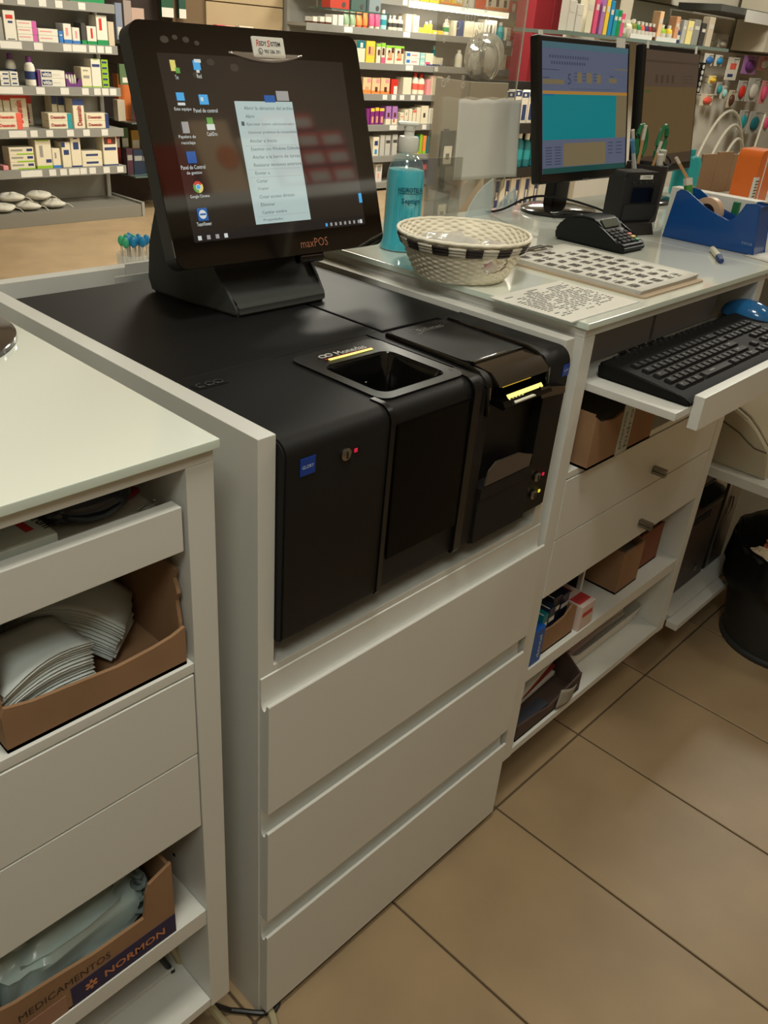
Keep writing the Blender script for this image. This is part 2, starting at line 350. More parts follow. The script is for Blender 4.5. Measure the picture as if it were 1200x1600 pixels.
for a in (.3445, .4725):
    npart(G().tube([(a+.006, .165, ZT+.002), (a+.004, .09, ZT+.003), (a, .02, ZT+.003), (a, .004, ZT-.001), (a, YF-.003, ZT-.014), (a, YF-.004, ZT-.05)], .0035, 8), 'panel_rib', BLKG)
npart(G().box(.362, .474, .024, .0305, ZT-.004, ZT+.0035, .001), 'lid_edge', BLKG)
npart(G().prism([(.024, ZT+.001), (-.004, ZT-.002), (-.018, ZT-.013), (-.019, ZT-.017), (-.002, ZT-.006), (.024, ZT-.004)], 'x', .362, .470), 'slot_cover', mat('smoked_cover', (40, 34, 30), rough=.08, coat=.8))
text('Billetes', .048, .012, Matrix.Translation(-note.location) @ XY((.400, .146, ZT+.003)), mat('ink_grey', (120, 120, 116)), note)
g = G(); g.box(.386, .3965, .147, .1475, ZT+.0027, ZT+.0031); g.box(.386, .3865, .147, .159, ZT+.0027, ZT+.0031); g.box(.396, .3965, .147, .159, ZT+.0027, ZT+.0031); g.box(.386, .3965, .1585, .159, ZT+.0027, ZT+.0031); g.box(.388, .398, .142, .1436, ZT+.0027, ZT+.0031)
npart(g, 'note_icon', MC['ink_grey'])
npart(G().box(.370, .430, -.0185, -.0165, .9245, .9265), 'thin_light', mat('strip_dim', (200, 165, 40), emit=.7))
npart(G().prism([(-.0235, .9095), (-.0195, .9132), (-.0185, .9120), (-.0225, .9083)], 'x', .380, .455), 'light_strip', MC['strip_lit'])
npart(G().prism([(.004, .905), (.004, .9), (-.026, .897), (-.03, .901), (-.024, .9075)], 'x', .366, .470), 'slot_lip', BLKG)
npart(G().prism([(.385, -.0305), (.43, -.0305), (.425, -.012), (.40, -.006)], 'z', .9035, .9052), 'slot_tongue', mat('bright_plastic', (215, 215, 210), rough=.2))
for i in range(5): npart(G().lathe([(.0022, 0), (.0022, .004), (.0012, .005)], c=(.384+.007*i, -.022, .9035), n=10), 'slot_roller', CHROME)
npart(G().prism([(.446, .9105), (.508, .8985), (.510, .888), (.452, .893)], 'y', -.026, -.012), 'slot_paddle', BLKG)
npart(G().box(.3655, .4785, .004, .02, .775, .90), 'recess_wall', mat('recess_black', (4, 4, 4), rough=.6))
npart(G().prism([(.366, .786), (.4665, .786), (.470, .803), (.460, .806), (.436, .815), (.384, .817), (.370, .807)], 'y', -.0165, -.0145), 'note_stop', mat('smoked_plate', (74, 66, 60), rough=.2))
npart(G().box(.3585, .4785, YF-.001, .004, ZB, .784, .002), 'lower_panel', BLK)
npart(G().box(.360, .477, YF-.0022, YF+.002, .764, .784, .0008), 'panel_step', BLK)
badge(note, .5155, .9055, .0155, .0165)
key(note, .498, .757, (.5145, .7565), 'red'); key(note, .496, .7285, (.512, .7295), 'yellow')
# ------------------------------------------------------------------ touchscreen till
pos = thing('touchscreen_till', 'black touchscreen terminal on a wedge stand with a lit desktop', 'terminal', (.31, .42, ZT))
PL = pos.location
def w_at(y): return .082+(min(max(y, .336), .5)-.336)/.164*.026
prof = [(.336, 0), (.508, 0), (.517, .02), (.514, .07), (.497, .13), (.46, .185), (.425, .225), (.405, .225), (.383, .14), (.376, .095), (.388, .07), (.382, .052), (.36, .030), (.338, .016), (.335, .008)]
def stand_fn(v): return ((v[0])*w_at(v[1])*(1-.12*max(0, v[2]-ZT-.02)/.2)+.315-PL.x, v[1]-PL.y, v[2]-PL.z)
so = G().prism([(y, z+ZT) for y, z in prof], 'x', -1, 1, fn=stand_fn)
so.bev = True; bmesh.ops.bevel(so.bm, geom=so.bm.edges[:], offset=.004, segments=2, affect='EDGES')
so.done('stand', mat('till_grey', (58, 60, 59), rough=.5, noise=.06), pos, smooth=50)
YA, TL = -.039, .314
n_ = Vector((math.sin(YA), -math.cos(YA), 0)); r_ = Vector((math.cos(YA), math.sin(YA), 0)); u_ = Vector((0, 0, 1))*math.cos(TL)-n_*math.sin(TL)
FS = frame(Vector((.327, .379, 1.153))-PL, r_, u_)
SW, SH = .36, .286
G().prism(rrect(-SW/2, SW/2, -SH/2, SH/2, .016), 'z', -.026, -.001, M=FS).done('screen_housing', MC['till_grey'], pos)
G().prism(rrect(-SW/2+.03, SW/2-.03, -SH/2+.02, SH/2-.02, .03), 'z', -.042, -.026, M=FS).done('rear_cover', MC['till_grey'], pos)
gl = G().prism(rrect(-SW/2, SW/2, -SH/2, SH/2, .016), 'z', -.001, .0012, M=FS).done('front_glass', mat('screen_bezel_glass', (8, 7, 7), rough=.05, ior=2.0), pos)
G().box(.02, .065, -SH/2-.012, -SH/2+.002, -.02, -.004, .004, M=FS).done('card_reader', BLKG, pos)
# the lit desktop
# display quad measured against the glass
DX0, DX1, DY0, DY1 = -.149, .147, -.112, .108
dk = G().box(DX0, DX1, DY0, DY1, .0012, .0015, M=FS).done('display', emis('desktop_dark', (30, 26, 24), 1, True), pos)
def D(u, v): return (DX0+(DX1-DX0)*u, DY1-(DY1-DY0)*v)
def dq(g, u0, u1, v0, v1, mi, z=.0018): # quad on the display in unit coordinates
    a = D(u0, v0); b = D(u1, v1); g.face([FS @ Vector((a[0], b[1], z)), FS @ Vector((b[0], b[1], z)), FS @ Vector((b[0], a[1], z)), FS @ Vector((a[0], a[1], z))], mi)
SM = [emis('win_pale', (168, 186, 182), 1, True), emis('win_text', (70, 80, 84), 1, True), emis('icon_blue', (70, 160, 215), 1, True), emis('icon_yellow', (215, 200, 110), 1, True), emis('icon_white', (200, 205, 200), 1, True), emis('icon_green', (90, 150, 70), 1, True), emis('icon_deepblue', (25, 85, 150), 1, True), emis('icon_red', (190, 70, 55), 1, True), emis('taskbar', (32, 29, 28), 1, True), emis('icon_grey', (150, 148, 145), 1, True)]
g = G(); dq(g, .335, .655, .24, .935, 0); win = None
# taskbar
dq(g, 0, 1, .955, 1, 8, .00165)
ctx = ['Abrir la ubicacion del archivo', 'Abrir', 'Ejecutar como administrador', 'Solucionar problemas de compatibilidad', 'Anclar a Inicio', 'Examinar con Windows Defender', 'Anclar a la barra de tareas', 'Restaurar versiones anteriores', 'Enviar a', 'Cortar', 'Copiar', 'Crear acceso directo', 'Eliminar', 'Cambiar nombre', 'Propiedades']
for i, s_ in enumerate(ctx):
    v = .275+.0455*i
    p = D(.38, v+.012); put_text(g, s_, min(.0063*len(s_)*.47, .083), .0042, FS @ Matrix.Translation((p[0], p[1], .002)), 1)
for v in (.487, .62, .665, .89): dq(g, .35, .64, v, v+.002, 9, .002)
dq(g, .352, .368, .352, .375, 1, .002)
def icon(u, v, label, cols):
    for (a, b, c_, d_, mi) in cols: dq(g, u+a*.05, u+b*.05, v+c_*.07, v+d_*.07, mi, .0019+.0001*mi)
    for k, ln in enumerate(label.split('/')):
        w_ = .0022*len(ln); p = D(u+.025, v+.098+.032*k); put_text(g, ln, w_, .0048, FS @ Matrix.Translation((p[0]-w_/2, p[1], .002)), 4)
icon(.045, .035, 'Tm', [(.1, .6, 0, .8, 3), (.5, .9, .55, .95, 5)]); icon(.155, .025, 'Red', [(.1, .8, .1, .8, 2), (.25, .9, 0, .25, 4), (.3, .6, .8, 1, 4)])
icon(.045, .20, 'Este equipo', [(.1, .85, 0, .6, 2), (.1, .8, .75, .95, 4)]); icon(.155, .205, 'Panel de control', [(.05, .95, .05, .8, 2), (.2, .45, .25, .55, 4)])
icon(.04, .345, 'Papelera de/reciclaje', [(.15, .8, .1, .95, 9), (.2, .75, .7, .95, 4)]); icon(.165, .33, 'CashDro', [(.2, .8, 0, .5, 5), (.1, .9, .5, .95, 4)])
icon(.04, .505, 'Panel de Control/de gestion', [(.05, .95, .05, .95, 6), (.2, .6, .2, .5, 4), (.5, .9, .55, .85, 2)])
icon(.045, .665, 'Google Chrome', [])
def sector(u, v, r, a0, a1, mi, z):
    c = D(u, v); P_ = [(c[0], c[1])]+[(c[0]+r*math.cos(math.radians(a0+(a1-a0)*k/8)), c[1]+r*math.sin(math.radians(a0+(a1-a0)*k/8))) for k in range(9)]
    g.face([FS @ Vector((x, y, z)) for x, y in P_], mi)
for a, mi in ((30, 7), (150, 5), (270, 3)): sector(.07, .70, .0072, a, a+120, mi, .0021)
for r, mi, z in ((.0036, 4, .0022), (.0028, 2, .0023)): sector(.07, .70, r, 0, 180, mi, z); sector(.07, .70, r, 180, 360, mi, z)
icon(.04, .815, 'TeamViewer', [(.0, 1, .0, 1, 6)]); sector(.065, .85, .0055, 0, 180, 4, .0026); sector(.065, .85, .0055, 180, 360, 4, .0026); dq(g, .05, .08, .845, .855, 6, .0028)
for k, (u, mi) in enumerate(((.02, 4), (.065, 9), (.11, 9), (.155, 4))): dq(g, u, u+.018, .966, .99, mi, .002)
for k in range(8): dq(g, .74+.03*k, .752+.03*k, .968, .988, 2 if k == 0 else 9, .002)
dq(g, .965, .98, .966, .99, 4, .002); dq(g, .98, 1.0, .80, .86, 2, .002); dq(g, .5, .56, .205, .245, 6, .0019); dq(g, .57, .64, .18, .235, 9, .0019)
g.done('screen_image', SM, dk, smooth=0)
p0 = FS @ Vector((-.008, .109, .0014))
stk = G().prism(rrect(-.026, .026, -.0125, .0125, .002), 'z', 0, .0012, M=FS @ Matrix.Translation((.020, .121, .0012))).done('sticker', PAPER, pos)
stk['label'] = 'white service sticker with a telephone number'
SKM = FS @ Matrix.Translation((.020, .121, .0026))
g = G(); put_text(g, 'R', .005, .008, SKM @ Matrix.Translation((-.020, .0005, 0)), 0, .01, .2); put_text(g, 'EDY', .0115, .0055, SKM @ Matrix.Translation((-.0145, .0015, 0)), 1, .02); put_text(g, 'S', .0055, .008, SKM @ Matrix.Translation((-.0025, .0005, 0)), 0, .01, .2)
put_text(g, 'ISTEM', .016, .0055, SKM @ Matrix.Translation((.0035, .0015, 0)), 1, .02); put_text(g, '983 586 391', .026, .0048, SKM @ Matrix.Translation((-.0085, -.0075, 0)), 1, .015)
g.tube([SKM @ Vector((-.0145+.0035*math.cos(k*.5236), -.0052+.0035*math.sin(k*.5236), 0)) for k in range(13)], .0004, 4, 1); g.tube([SKM @ Vector(p) for p in ((-.016, -.0038, 0), (-.0155, -.0062, 0), (-.013, -.0068, 0))], .0006, 4, 1)
g.done('lettering', [mat('ink_red', (190, 50, 50)), INKB], stk, smooth=0)
lg = G(); LM = FS @ Matrix.Translation((.020, -.1345, .0014)); put_text(lg, 'max', .0235, .0075, LM, 0, -.005); put_text(lg, 'POS', .0245, .0115, LM @ Matrix.Translation((.025, 0, 0)), 0, -.005)
lg.done('logo', mat('logo_copper', (205, 140, 110), rough=.3, metal=.6), pos, smooth=0)
g = G()
for (a, b, s_) in ((-.135, .123, .006), (-.12, .126, .004), (-.105, .124, .005), (-.09, .121, .004), (-.075, .10, .006), (-.1, .085, .005), (-.04, .095, .007)):
    g.prism([(a+s_*math.cos(t*.7854), b+s_*.7*math.sin(t*.7854)) for t in range(8)], 'z', .0013, .0016, M=FS)
    g.done('film_bubble', clear('protective_film', haze=.07, hazecol=(.5, .45, .4)), gl); g = G()
g.bm.free()
g = G(); g.grid(lambda u, v: FS @ Vector((-.045+.12*u, .112-.010*math.sin(u*3.14)*(1-v)+.002*v, .0018+.004*math.sin(u*3.14)*(1-v))), 12, 4)
g.done('peeled_film', clear('film_peel', haze=.16, hazecol=(.6, .5, .42), fac=.3), gl, thick=.0003)
# ------------------------------------------------------------------ desks
DT, DG = .9485, .961   # underside and top of the board; the glass lies on it
def desk(x0, x1, label, left_panel=True, right_panel=True, drawers=True, tray=None, knob_x=None):
    r = thing('counter_desk', label, 'desk', ((x0+x1)/2, .3, .13)); L = r.location
    yF, yB = -.007, .62
    if left_panel: wbx('side_panel', LACQ, x0, x0+.030, yF, yB, .130, DT, r)
    if right_panel: wbx('side_panel', LACQ, x1-.030, x1, yF, yB, .130, DT, r)
    wbx('worktop_board', LACQ, x0, x1, yF, yB, DT, DG, r)
    wbx('back_panel', LACQ_IN, x0+.03, x1-.03, yB-.016, yB, .147, DT, r)
    wbx('bottom_board', LACQ, x0+.0302, x1-.0302, yF+.001, yB-.016, .1305, .147, r)
    if drawers:
        wbx('shelf', LACQ, x0+.0302, x1-.0302, yF+.001, yB-.016, .7165, .7285, r)
        wbx('shelf', LACQ, x0+.0302, x1-.0302, yF+.001, yB-.016, .308, .336, r)
        for za, zb in ((.6055, .7145), (.491, .6035)):
            d = wbx('drawer', LACQ, x0+.0318, x1-.0318, yF, yF+.018, za, zb, r)
            if knob_x:
                zc = (za+zb)/2-.022; k = G()
                k.box(-.006, .006, -.026, 0, -.007, -.001, .0008); k.box(-.006, .006, -.026, 0, .001, .007, .0008); k.box(-.0035, .0035, -.024, 0, -.0012, .0012)
                k.done('knob', STEEL, d, at=(knob_x-d.location.x-L.x, yF-d.location.y-L.y, zc-d.location.z-L.z))
        g = G()
        for yy in (.06, .30):
            for k in range(6): g.box(x1-.0312, x1-.0300, yy-.002, yy+.002, .375+.03*k, .379+.03*k)
        g.done('shelf_pin_holes', BLKM, r, M=Matrix.Translation(-L))
    for xx in (x0+.08, x1-.08):
        for yy in (.1, .52): wbx('foot', mat('foot_grey', (90, 88, 84), rough=.5), xx-.015, xx+.015, yy-.015, yy+.015, 0, .1305, r)
    if tray:
        z0, z1, yf, tx0, tx1 = tray
        wbx('tray_front', LACQ, tx0, tx1, yf, yf+.016, z0, z1, r, .0012)
        wbx('tray_board', LACQ, (tx0 if tx0 < 0 else .612)+.004, tx1-.004, yf+.016, .50, z0+.022, z0+.034, r)
    return r
deskL = desk(-.66, -.0564, 'white counter desk with lacquered glass top left of the black cash machines', tray=(.864, .9115, -.006, -.624, -.0915))
deskR = desk(.568, 1.20, 'white counter desk with pulled out keyboard tray and two knobbed drawers', tray=(.836, .8865, -.158, .664, 1.155), knob_x=.913)
deskF = desk(1.2035, 2.36, 'white counter desk carrying the tape dispenser, with printer shelf and computers below', left_panel=False, drawers=False)
def glass(x0, x1, desk_):
    g = G(); g.box(x0, x1, -.0125, .624, DG+.0002, DG+.0098, .0012); o = g.done('glass_top', [GLASSTOP, GLASSEDGE], M=Matrix.Translation((-(x0+x1)/2, -.3, -DG)), parent=desk_, at=((x0+x1)/2-desk_.location.x, .3-desk_.location.y, DG-desk_.location.z))
    for p in o.data.polygons:
        if abs(p.normal.z) < .5: p.material_index = 1
    o['label'] = 'pale glossy glass slab on the desk top'
glass(-.662, -.0525, deskL); glass(.5645, 1.2018, deskR); glass(1.2026, 2.362, deskF)
GT = DG+.0099
# customer side ledge behind the till cabinet
tag(bx('customer_ledge', LACQ, -.66, 2.36, .647, .86, .86, .885, None), 'white ledge on the customer side behind the cash machines', 'shelf')
for i, x in enumerate((-.55, 2.25)): tag(bx('ledge_bracket', LACQ, x, x+.03, .65, .85, 0, .8595, None), ['white upright panel under the left end of the customer ledge', 'white upright panel under the right end of the customer ledge'][i], 'panel')
# ------------------------------------------------------------------ things in the left desk
TZ = .9005
def obox(name, label, x0, x1, y0, y1, z0, hf, hb, hl, hr, t=.004, front_prof=None, m=CARD, torn=True, cat='box', right_prof=None):
    r = thing(name, label, cat, ((x0+x1)/2, (y0+y1)/2, z0)); L = r.location; mm = [m, CARDED]
    def pan(nm, g): return g.done(nm, mm, r, M=Matrix.Translation(-L), smooth=0)
    pan('base_panel', G().box(x0, x1, y0, y1, z0, z0+t))
    if front_prof: pts = [(x0, z0)]+[(x1, z0)]+[(x0+(x1-x0)*u, z0+h) for u, h in front_prof[::-1]]
    else: pts = [(x0, z0), (x1, z0), (x1, z0+hf), (x0, z0+hf)]
    g = G(); g.prism(pts, 'y', y0, y0+t)
    for f in g.bm.faces:
        c = f.calc_center_median(); f.normal_update()
        if front_prof and f.normal.z > .3: f.material_index = 1
    pan('front_panel', g)
    pan('back_panel', G().box(x0, x1, y1-t, y1, z0, z0+hb))
    pan('side_panel', G().box(x0, x0+t, y0+t, y1-t, z0, z0+hl))
    if right_prof: g = G(); g.prism([(y1-t, z0), (y0+t, z0)]+[(y0+t+(y1-y0)*u, z0+h) for u, h in right_prof]+[(y1-t, z0+hr)], 'x', x1-t, x1); pan('side_panel', g)
    else: pan('side_panel', G().box(x1-t, x1, y0+t, y1-t, z0, z0+hr))
    return r
# medicine carton in the drawer tray
o = bx('medicine_carton', mat('carton_white', (205, 212, 205), rough=.5), -.34, -.198, .016, .15, TZ-.0003, TZ+.014, None)
tag(o, 'flat white vitamin carton with black lettering in the left drawer tray', 'carton')
MT = Matrix.Translation(-o.location)
def on_top(x, y, ang): return MT @ Matrix.Translation((x, y, TZ+.0143)) @ Matrix.Rotation(math.radians(ang), 4, 'Z')
text('Centrum', .046, .0095, on_top(-.208, .074, -84), INKB, o, bold=.02)
G().box(0, .018, 0, .007, 0, .0004, M=on_top(-.219, .050, -84)).done('colour_bar', mat('bar_red', (200, 60, 50)), o); G().box(0, .014, 0, .007, 0, .0004, M=on_top(-.2205, .066, -84)).done('colour_bar', mat('bar_yellow', (220, 190, 70)), o)
g = G(); g.sph((0, 0, .014), (.042, .034, .019)); g.sph((-.034, .002, .012), (.014, .024, .012))
tag(g.done('computer_mouse', mat('navy_gloss', (18, 22, 34), rough=.25, coat=.5), None, at=(-.150, .058, TZ+.000)), 'glossy dark blue round mouse lying in the left drawer tray', 'mouse')
g = G(); g.box(-.012, .012, -.015, .015, 0, .006, .002); tag(g.done('eraser', mat('red_rubber', (150, 45, 45), rough=.6), None, at=(-.112, .066, TZ), rz=.4), 'small dark red eraser lying in the left drawer tray', 'eraser')
for i, (x, y, a) in enumerate(((-.106, .03, .3), (-.112, .095, 1.1))):
    M_ = Matrix.Rotation(a, 4, 'Z'); pts = [M_ @ Vector(p) for p in ((-.012, -.003, .001), (.012, -.003, .001), (.014, 0, .001), (.012, .003, .001), (-.010, .003, .001), (-.012, .001, .001), (-.006, -.001, .001), (.008, -.001, .001))]
    tag(G().tube(pts, .0007, 6).done('paper_clip', CHROME, None, at=(x, y, TZ)), ['large steel paper clip near the front of the left drawer tray', 'steel paper clip beside the red eraser in the drawer tray'][i], 'paper clip')
# open shelf with the bag box
SZ = .7287
obox('cardboard_box', 'torn open cardboard box of white paper bags on the left desk shelf', -.276, -.0925, -.002, .20, SZ, .03, .12, .12, .115, front_prof=[(0, .040), (.02, .049), (.06, .047), (.15, .043), (.35, .040), (.6, .036), (.8, .038), (.92, .041), (1, .046)], right_prof=[(0, .050), (.02, .075), (.0, .085), (.03, .10), (.01, .112)])
def bags(label, loc, w, l, n, rz, fan, tilt, curve):
    r = thing('paper_bag_bundle', label, 'paper bags', loc, rz)
    for i in range(n):
        a = fan*(i/(n-1)-.5); dx = random.uniform(-.002, .002)
        M_ = Matrix.Rotation(a, 4, 'Z') @ Matrix.Rotation(tilt, 4, 'Y')
        g = G(); g.grid(lambda u, v: M_ @ Vector(((u-.5)*l+dx, (v-.5)*w+.0015*math.sin(v*40+i), .0026*i+curve*math.sin(math.pi*u)*(1+.1*i)+.0012*math.sin(u*9+i*1.7)*v)), 9, 9)
        g.done('paper_bag', PAPERB, r, thick=.0006)
    return r
bags('bundle of flat white paper bags lying along the front of the torn box', (-.226, .040, SZ+.012), .058, .090, 19, .08, .14, -.06, .004)
bags('fanned bundle of white paper bags leaning towards the box corner', (-.162, .096, SZ+.022), .066, .105, 13, -.75, .22, .18, .008)
bags('grey shaded stack of paper bags at the back of the torn box', (-.195, .155, SZ+.012), .06, .12, 12, .1, .05, .1, .006)
# lower shelf with the printed carton
S2 = .3362
nb = obox('medicine_delivery_box', 'printed cardboard box with navy band and plastic wrapped bundles, lower left shelf', -.40, -.129, -.004, .24, S2-.001, .06, .13, .13, .12, front_prof=[(0, .105), (.1, .09), (.3, .073), (.5, .067), (.62, .062), (.855, .062), (.875, .100), (.89, .112), (1, .124)])
L = nb.location
G().box(-.262, -.1292, -.0046, -.0038, S2+.001, S2+.033).done('navy_band', mat('navy_print', (52, 44, 74), rough=.8), nb, M=Matrix.Translation(-L))
text('NORMON', .078, .0115, Matrix.Translation(-L) @ XZ((-.2225, -.0048, S2+.011)), mat('orange_print', (196, 128, 84), rough=.8), nb, bold=.02)
text('MEDICAMENTOS', .105, .0105, Matrix.Translation(-L) @ XZ((-.318, -.0044, S2+.0385)), mat('brown_print', (60, 42, 34), rough=.8), nb)
g = G()
for k in range(6):
    a = k*math.pi/3; g.box(-.0016, .0016, .002, .0075, 0, .0003, M=XZ((-.239, -.0048, S2+.017)) @ Matrix.Rotation(a, 4, 'Z'))
g.done('emblem', MC['orange_print'], nb, M=Matrix.Translation(-L))
G().box(-.399, -.268, -.0046, -.0038, S2+.0, S2+.028).done('packing_tape', mat('brown_tape', (150, 112, 92), rough=.3), nb, M=Matrix.Translation(-L))
def wrapped(label, loc, sx, sy, sz, seed, rz=0):
    random.seed(seed); ph = [random.uniform(0, 6) for _ in range(6)]
    def f(u, v):
        a = 2*math.pi*u; b = math.pi*(v-.5); cb = abs(math.cos(b))**.5; q = lambda t: math.copysign(abs(t)**.45, t)
        wr = 1+.05*math.sin(5*a+ph[0]+3*b)+.035*math.sin(11*a+ph[1]-7*b)+.03*math.sin(17*b+ph[2]+2*a)
        return Vector((sx*q(math.cos(a))*cb*wr, sy*q(math.sin(a))*cb*wr, sz*(q(math.sin(b))+.9)*wr))
    g = G(); g.grid(f, 40, 22, closed_u=True)
    return tag(g.done('wrapped_bundle', mat('bluish_film', (186, 204, 202), rough=.22, noise=.12, nscale=18), None, at=loc, rz=rz, smooth=60), label, 'bundle')
wrapped('large plastic wrapped paper bundle in the printed carton', (-.235, .115, S2+.012), .098, .098, .040, 3, .1)
wrapped('small plastic wrapped bundle at the left end of the printed carton', (-.362, .10, S2+.012), .028, .09, .046, 5)
g = G(); pts = [(.012*math.cos(t*.7)*(1-.02*t), .010*math.sin(t*.7), .004+.0022*t) for t in range(34)]
tag(g.tube(pts, .0032, 7).done('coiled_cable', mat('cable_blue_grey', (120, 134, 136), rough=.5), None, at=(-.155, .026, S2+.028)), 'coiled blue grey cable in the corner of the printed carton', 'cable')
# loose white things under the lowest shelf and cables
tag(bx('loose_board', LACQ_IN, -.42, -.10, .06, .30, .1472, .156, None), 'loose white board lying in the bottom of the left desk', 'board')
tag(G().tube(bez((-.115, .16, .305), (-.10, .02, .20), (-.06, .1, .02), (-.045, -.03, .006), 14)+bez((-.045, -.03, .006), (-.02, -.07, .006), (.01, -.05, .006), (.02, .02, .006), 8)[1:], .006, 8).done('grey_cable', mat('cable_cream', (170, 160, 128), rough=.5), None), 'thick cream cable hanging from the left desk onto the floor', 'cable')
tag(G().tube(bez((-.14, .18, .305), (-.13, .05, .22), (-.09, .05, .08), (-.03, .03, .006), 14)+bez((-.03, .03, .006), (.0, .0, .006), (.02, -.05, .006), (.045, .02, .006), 8)[1:], .0042, 8).done('black_cable', BLKP, None), 'thin black cable curling on the floor beside the cream one', 'cable')
# monitor foot at the far left
st = thing('monitor_foot', 'round dark glass monitor foot with a steel hub on the left desk', 'monitor stand', (-.190, .39, GT))
G().lathe([(.128, 0), (.130, .002), (.130, .006), (.126, .008)], n=56).done('base_disc', mat('dark_disc', (52, 46, 44), rough=.1, coat=.5), st)
G().lathe([(.056, .008), (.058, .010), (.058, .014), (.054, .016), (.052, .034), (.040, .05), (.036, .16), (.036, .20)], n=32).done('hub', STEEL, st)
G().lathe([(.060, .0082), (.062, .0095), (.060, .011)], n=40).done('trim_ring', CHROME, st)
G().tube([(.095, .028+.02*math.sin(t*.4), .10+.04*math.cos(t*.52)) for t in range(13)], .003, 8).done('cable_loop', CHROME, st)
# ------------------------------------------------------------------ things on the right desk
def lathe_thing(name, label, cat, loc, prof, m, n=32, group=None): return tag(G().lathe(prof, n=n).done(name, m, None, at=loc, smooth=50), label, cat, group)
bt = thing('hand_gel_bottle', 'pump bottle of turquoise hand gel behind the woven basket', 'bottle', (.668, .440, GT))
body = [(.030, 0), (.0375, .001), (.038, .005), (.0345, .017), (.0325, .03), (.0322, .09), (.0325, .115), (.031, .128), (.026, .143), (.0205, .151), (.0155, .155), (.0155, .158)]
G().lathe(body, n=40).done('bottle_shell', clear('bottle_clear', tint=(.9, .97, .97), haze=.05, fac=.5), bt, smooth=60)
gel = [(r*.965, z+.0008) for r, z in body[:8]]+[(.0295, .130), (.012, .1305)]
gm = mat('gel', (48, 208, 232), rough=.12, coat=.3, trans=.08)
G().lathe(gel, n=40).done('gel', gm, bt, smooth=50)
G().lathe([(.0165, .157), (.0172, .158), (.0172, .177), (.0155, .181), (.0085, .182), (.0085, .196)], n=28).done('pump_collar', mat('pump_white', (224, 224, 216), rough=.4), bt)
G().box(-.020, .014, -.010, .010, .196, .2035, .004).lathe([(.0095, .190), (.010, .197)], n=20).done('pump_head', MC['pump_white'], bt, rz=-.75)
G().tube([(0, 0, .155), (.004, 0, .08), (.006, 0, .01)], .0028, 8).done('dip_tube', clear('tube_clear', haze=.3), bt)
def curved_text(body_, w, h, z, r, m, ang0, name='lettering'):
    b = text_bm(body_, w, h, .012); g = G()
    for v in b.verts:
        a = ang0+(v.co.x-w/2)/r; v.co = Vector((r*math.cos(a), r*math.sin(a), z+v.co.y))
    g.merge(b, 0); return g.done(name, m, bt, smooth=0)
A0 = math.radians(222)
curved_text('HIDROTELIAL', .050, .0075, .098, .0337, mat('ink_navy', (8, 16, 28)), A0+.42)
curved_text('___________', .050, .0009, .0955, .0337, MC['ink_navy'], A0+.42)
curved_text('Septigel', .036, .0105, .078, .0336, mat('ink_teal', (8, 70, 100)), A0+.42)
g = G(); g.grid(lambda u, v: Vector((.0336*math.cos(A0-.05+.45*u), .0336*math.sin(A0-.05+.45*u), .036+.018*v)), 8, 2); g.done('blue_label', mat('label_blue', (24, 84, 150)), bt)
# woven basket
bk = thing('woven_basket', 'round cream woven basket with a black and white rim band', 'basket', (.617, .262, GT))
BH, R0, R1 = .066, .070, .103
NS = 52
def wall(inner):
    def f(u, v):
        th = 2*math.pi*u; z = v*BH; r = R0+(R1-R0)*(v**.85); row = v*17; ph = math.cos(NS*th/2+math.pi*math.floor(row)); rr = math.sin(math.pi*(row % 1))**.6
        d = .0017*ph*rr+.0007*rr
        if inner: r -= .0035
        oval = 1.0+.04*math.cos(2*th)
        return Vector(((r+d)*math.cos(th)*oval, (r+d)*math.sin(th), z+.0008))
    return f
for inner, nm in ((False, 'outer_weave'), (True, 'inner_weave')):
    g = G(); g.grid(wall(inner), NS*6, 66, closed_u=True)
    kill = []
    for fc in g.bm.faces:
        c = fc.calc_center_median(); th = math.atan2(c.y, c.x)
        dx = (math.degrees(th)+106)/15; dz = (c.z-.034)/.0120
        if dx*dx+dz*dz < 1: kill.append(fc)
    bmesh.ops.delete(g.bm, geom=kill, context='FACES')
    g.done(nm, mat('woven_cream', (250, 243, 224), rough=.7, noise=.1, nscale=40), bk, smooth=50)
G().lathe([(.001, 0), (R0-.002, 0), (R0-.001, .003), (.001, .003)], n=40).done('basket_floor', MC['woven_cream'], bk)
nseg = 26
for k in range(nseg):
    a0 = 2*math.pi*k/nseg; a1 = a0+2*math.pi/nseg*.97; g = G()
    def f(u, v, a0=a0, a1=a1):
        th = a0+(a1-a0)*u; oval = 1+.04*math.cos(2*th); z = BH-.0185+.0135*v; r = R0+(R1-R0)*((z/BH)**.85)+.0030+.0016*abs(math.sin(v*math.pi*3))
        return Vector((r*math.cos(th)*oval, r*math.sin(th), z))
    g.grid(f, 7, 13)
    if k % 2 == 0: g.done('rim_block', mat('rush_black', (44, 34, 32), rough=.55), bk, thick=.001)['label'] = 'black block of the rim band'
    else: g.done('rim_block', mat('rush_white', (206, 200, 186), rough=.6), bk, thick=.001)
g = G(); g.tube([((R1+.001)*math.cos(t*2*math.pi/64)*(1+.04*math.cos(4*math.pi*t/64)), (R1+.001)*math.sin(t*2*math.pi/64), BH+.0005+.0006*(t % 2)) for t in range(65)], .0028, 8, cap=False); g.done('rim', MC['woven_cream'], bk)
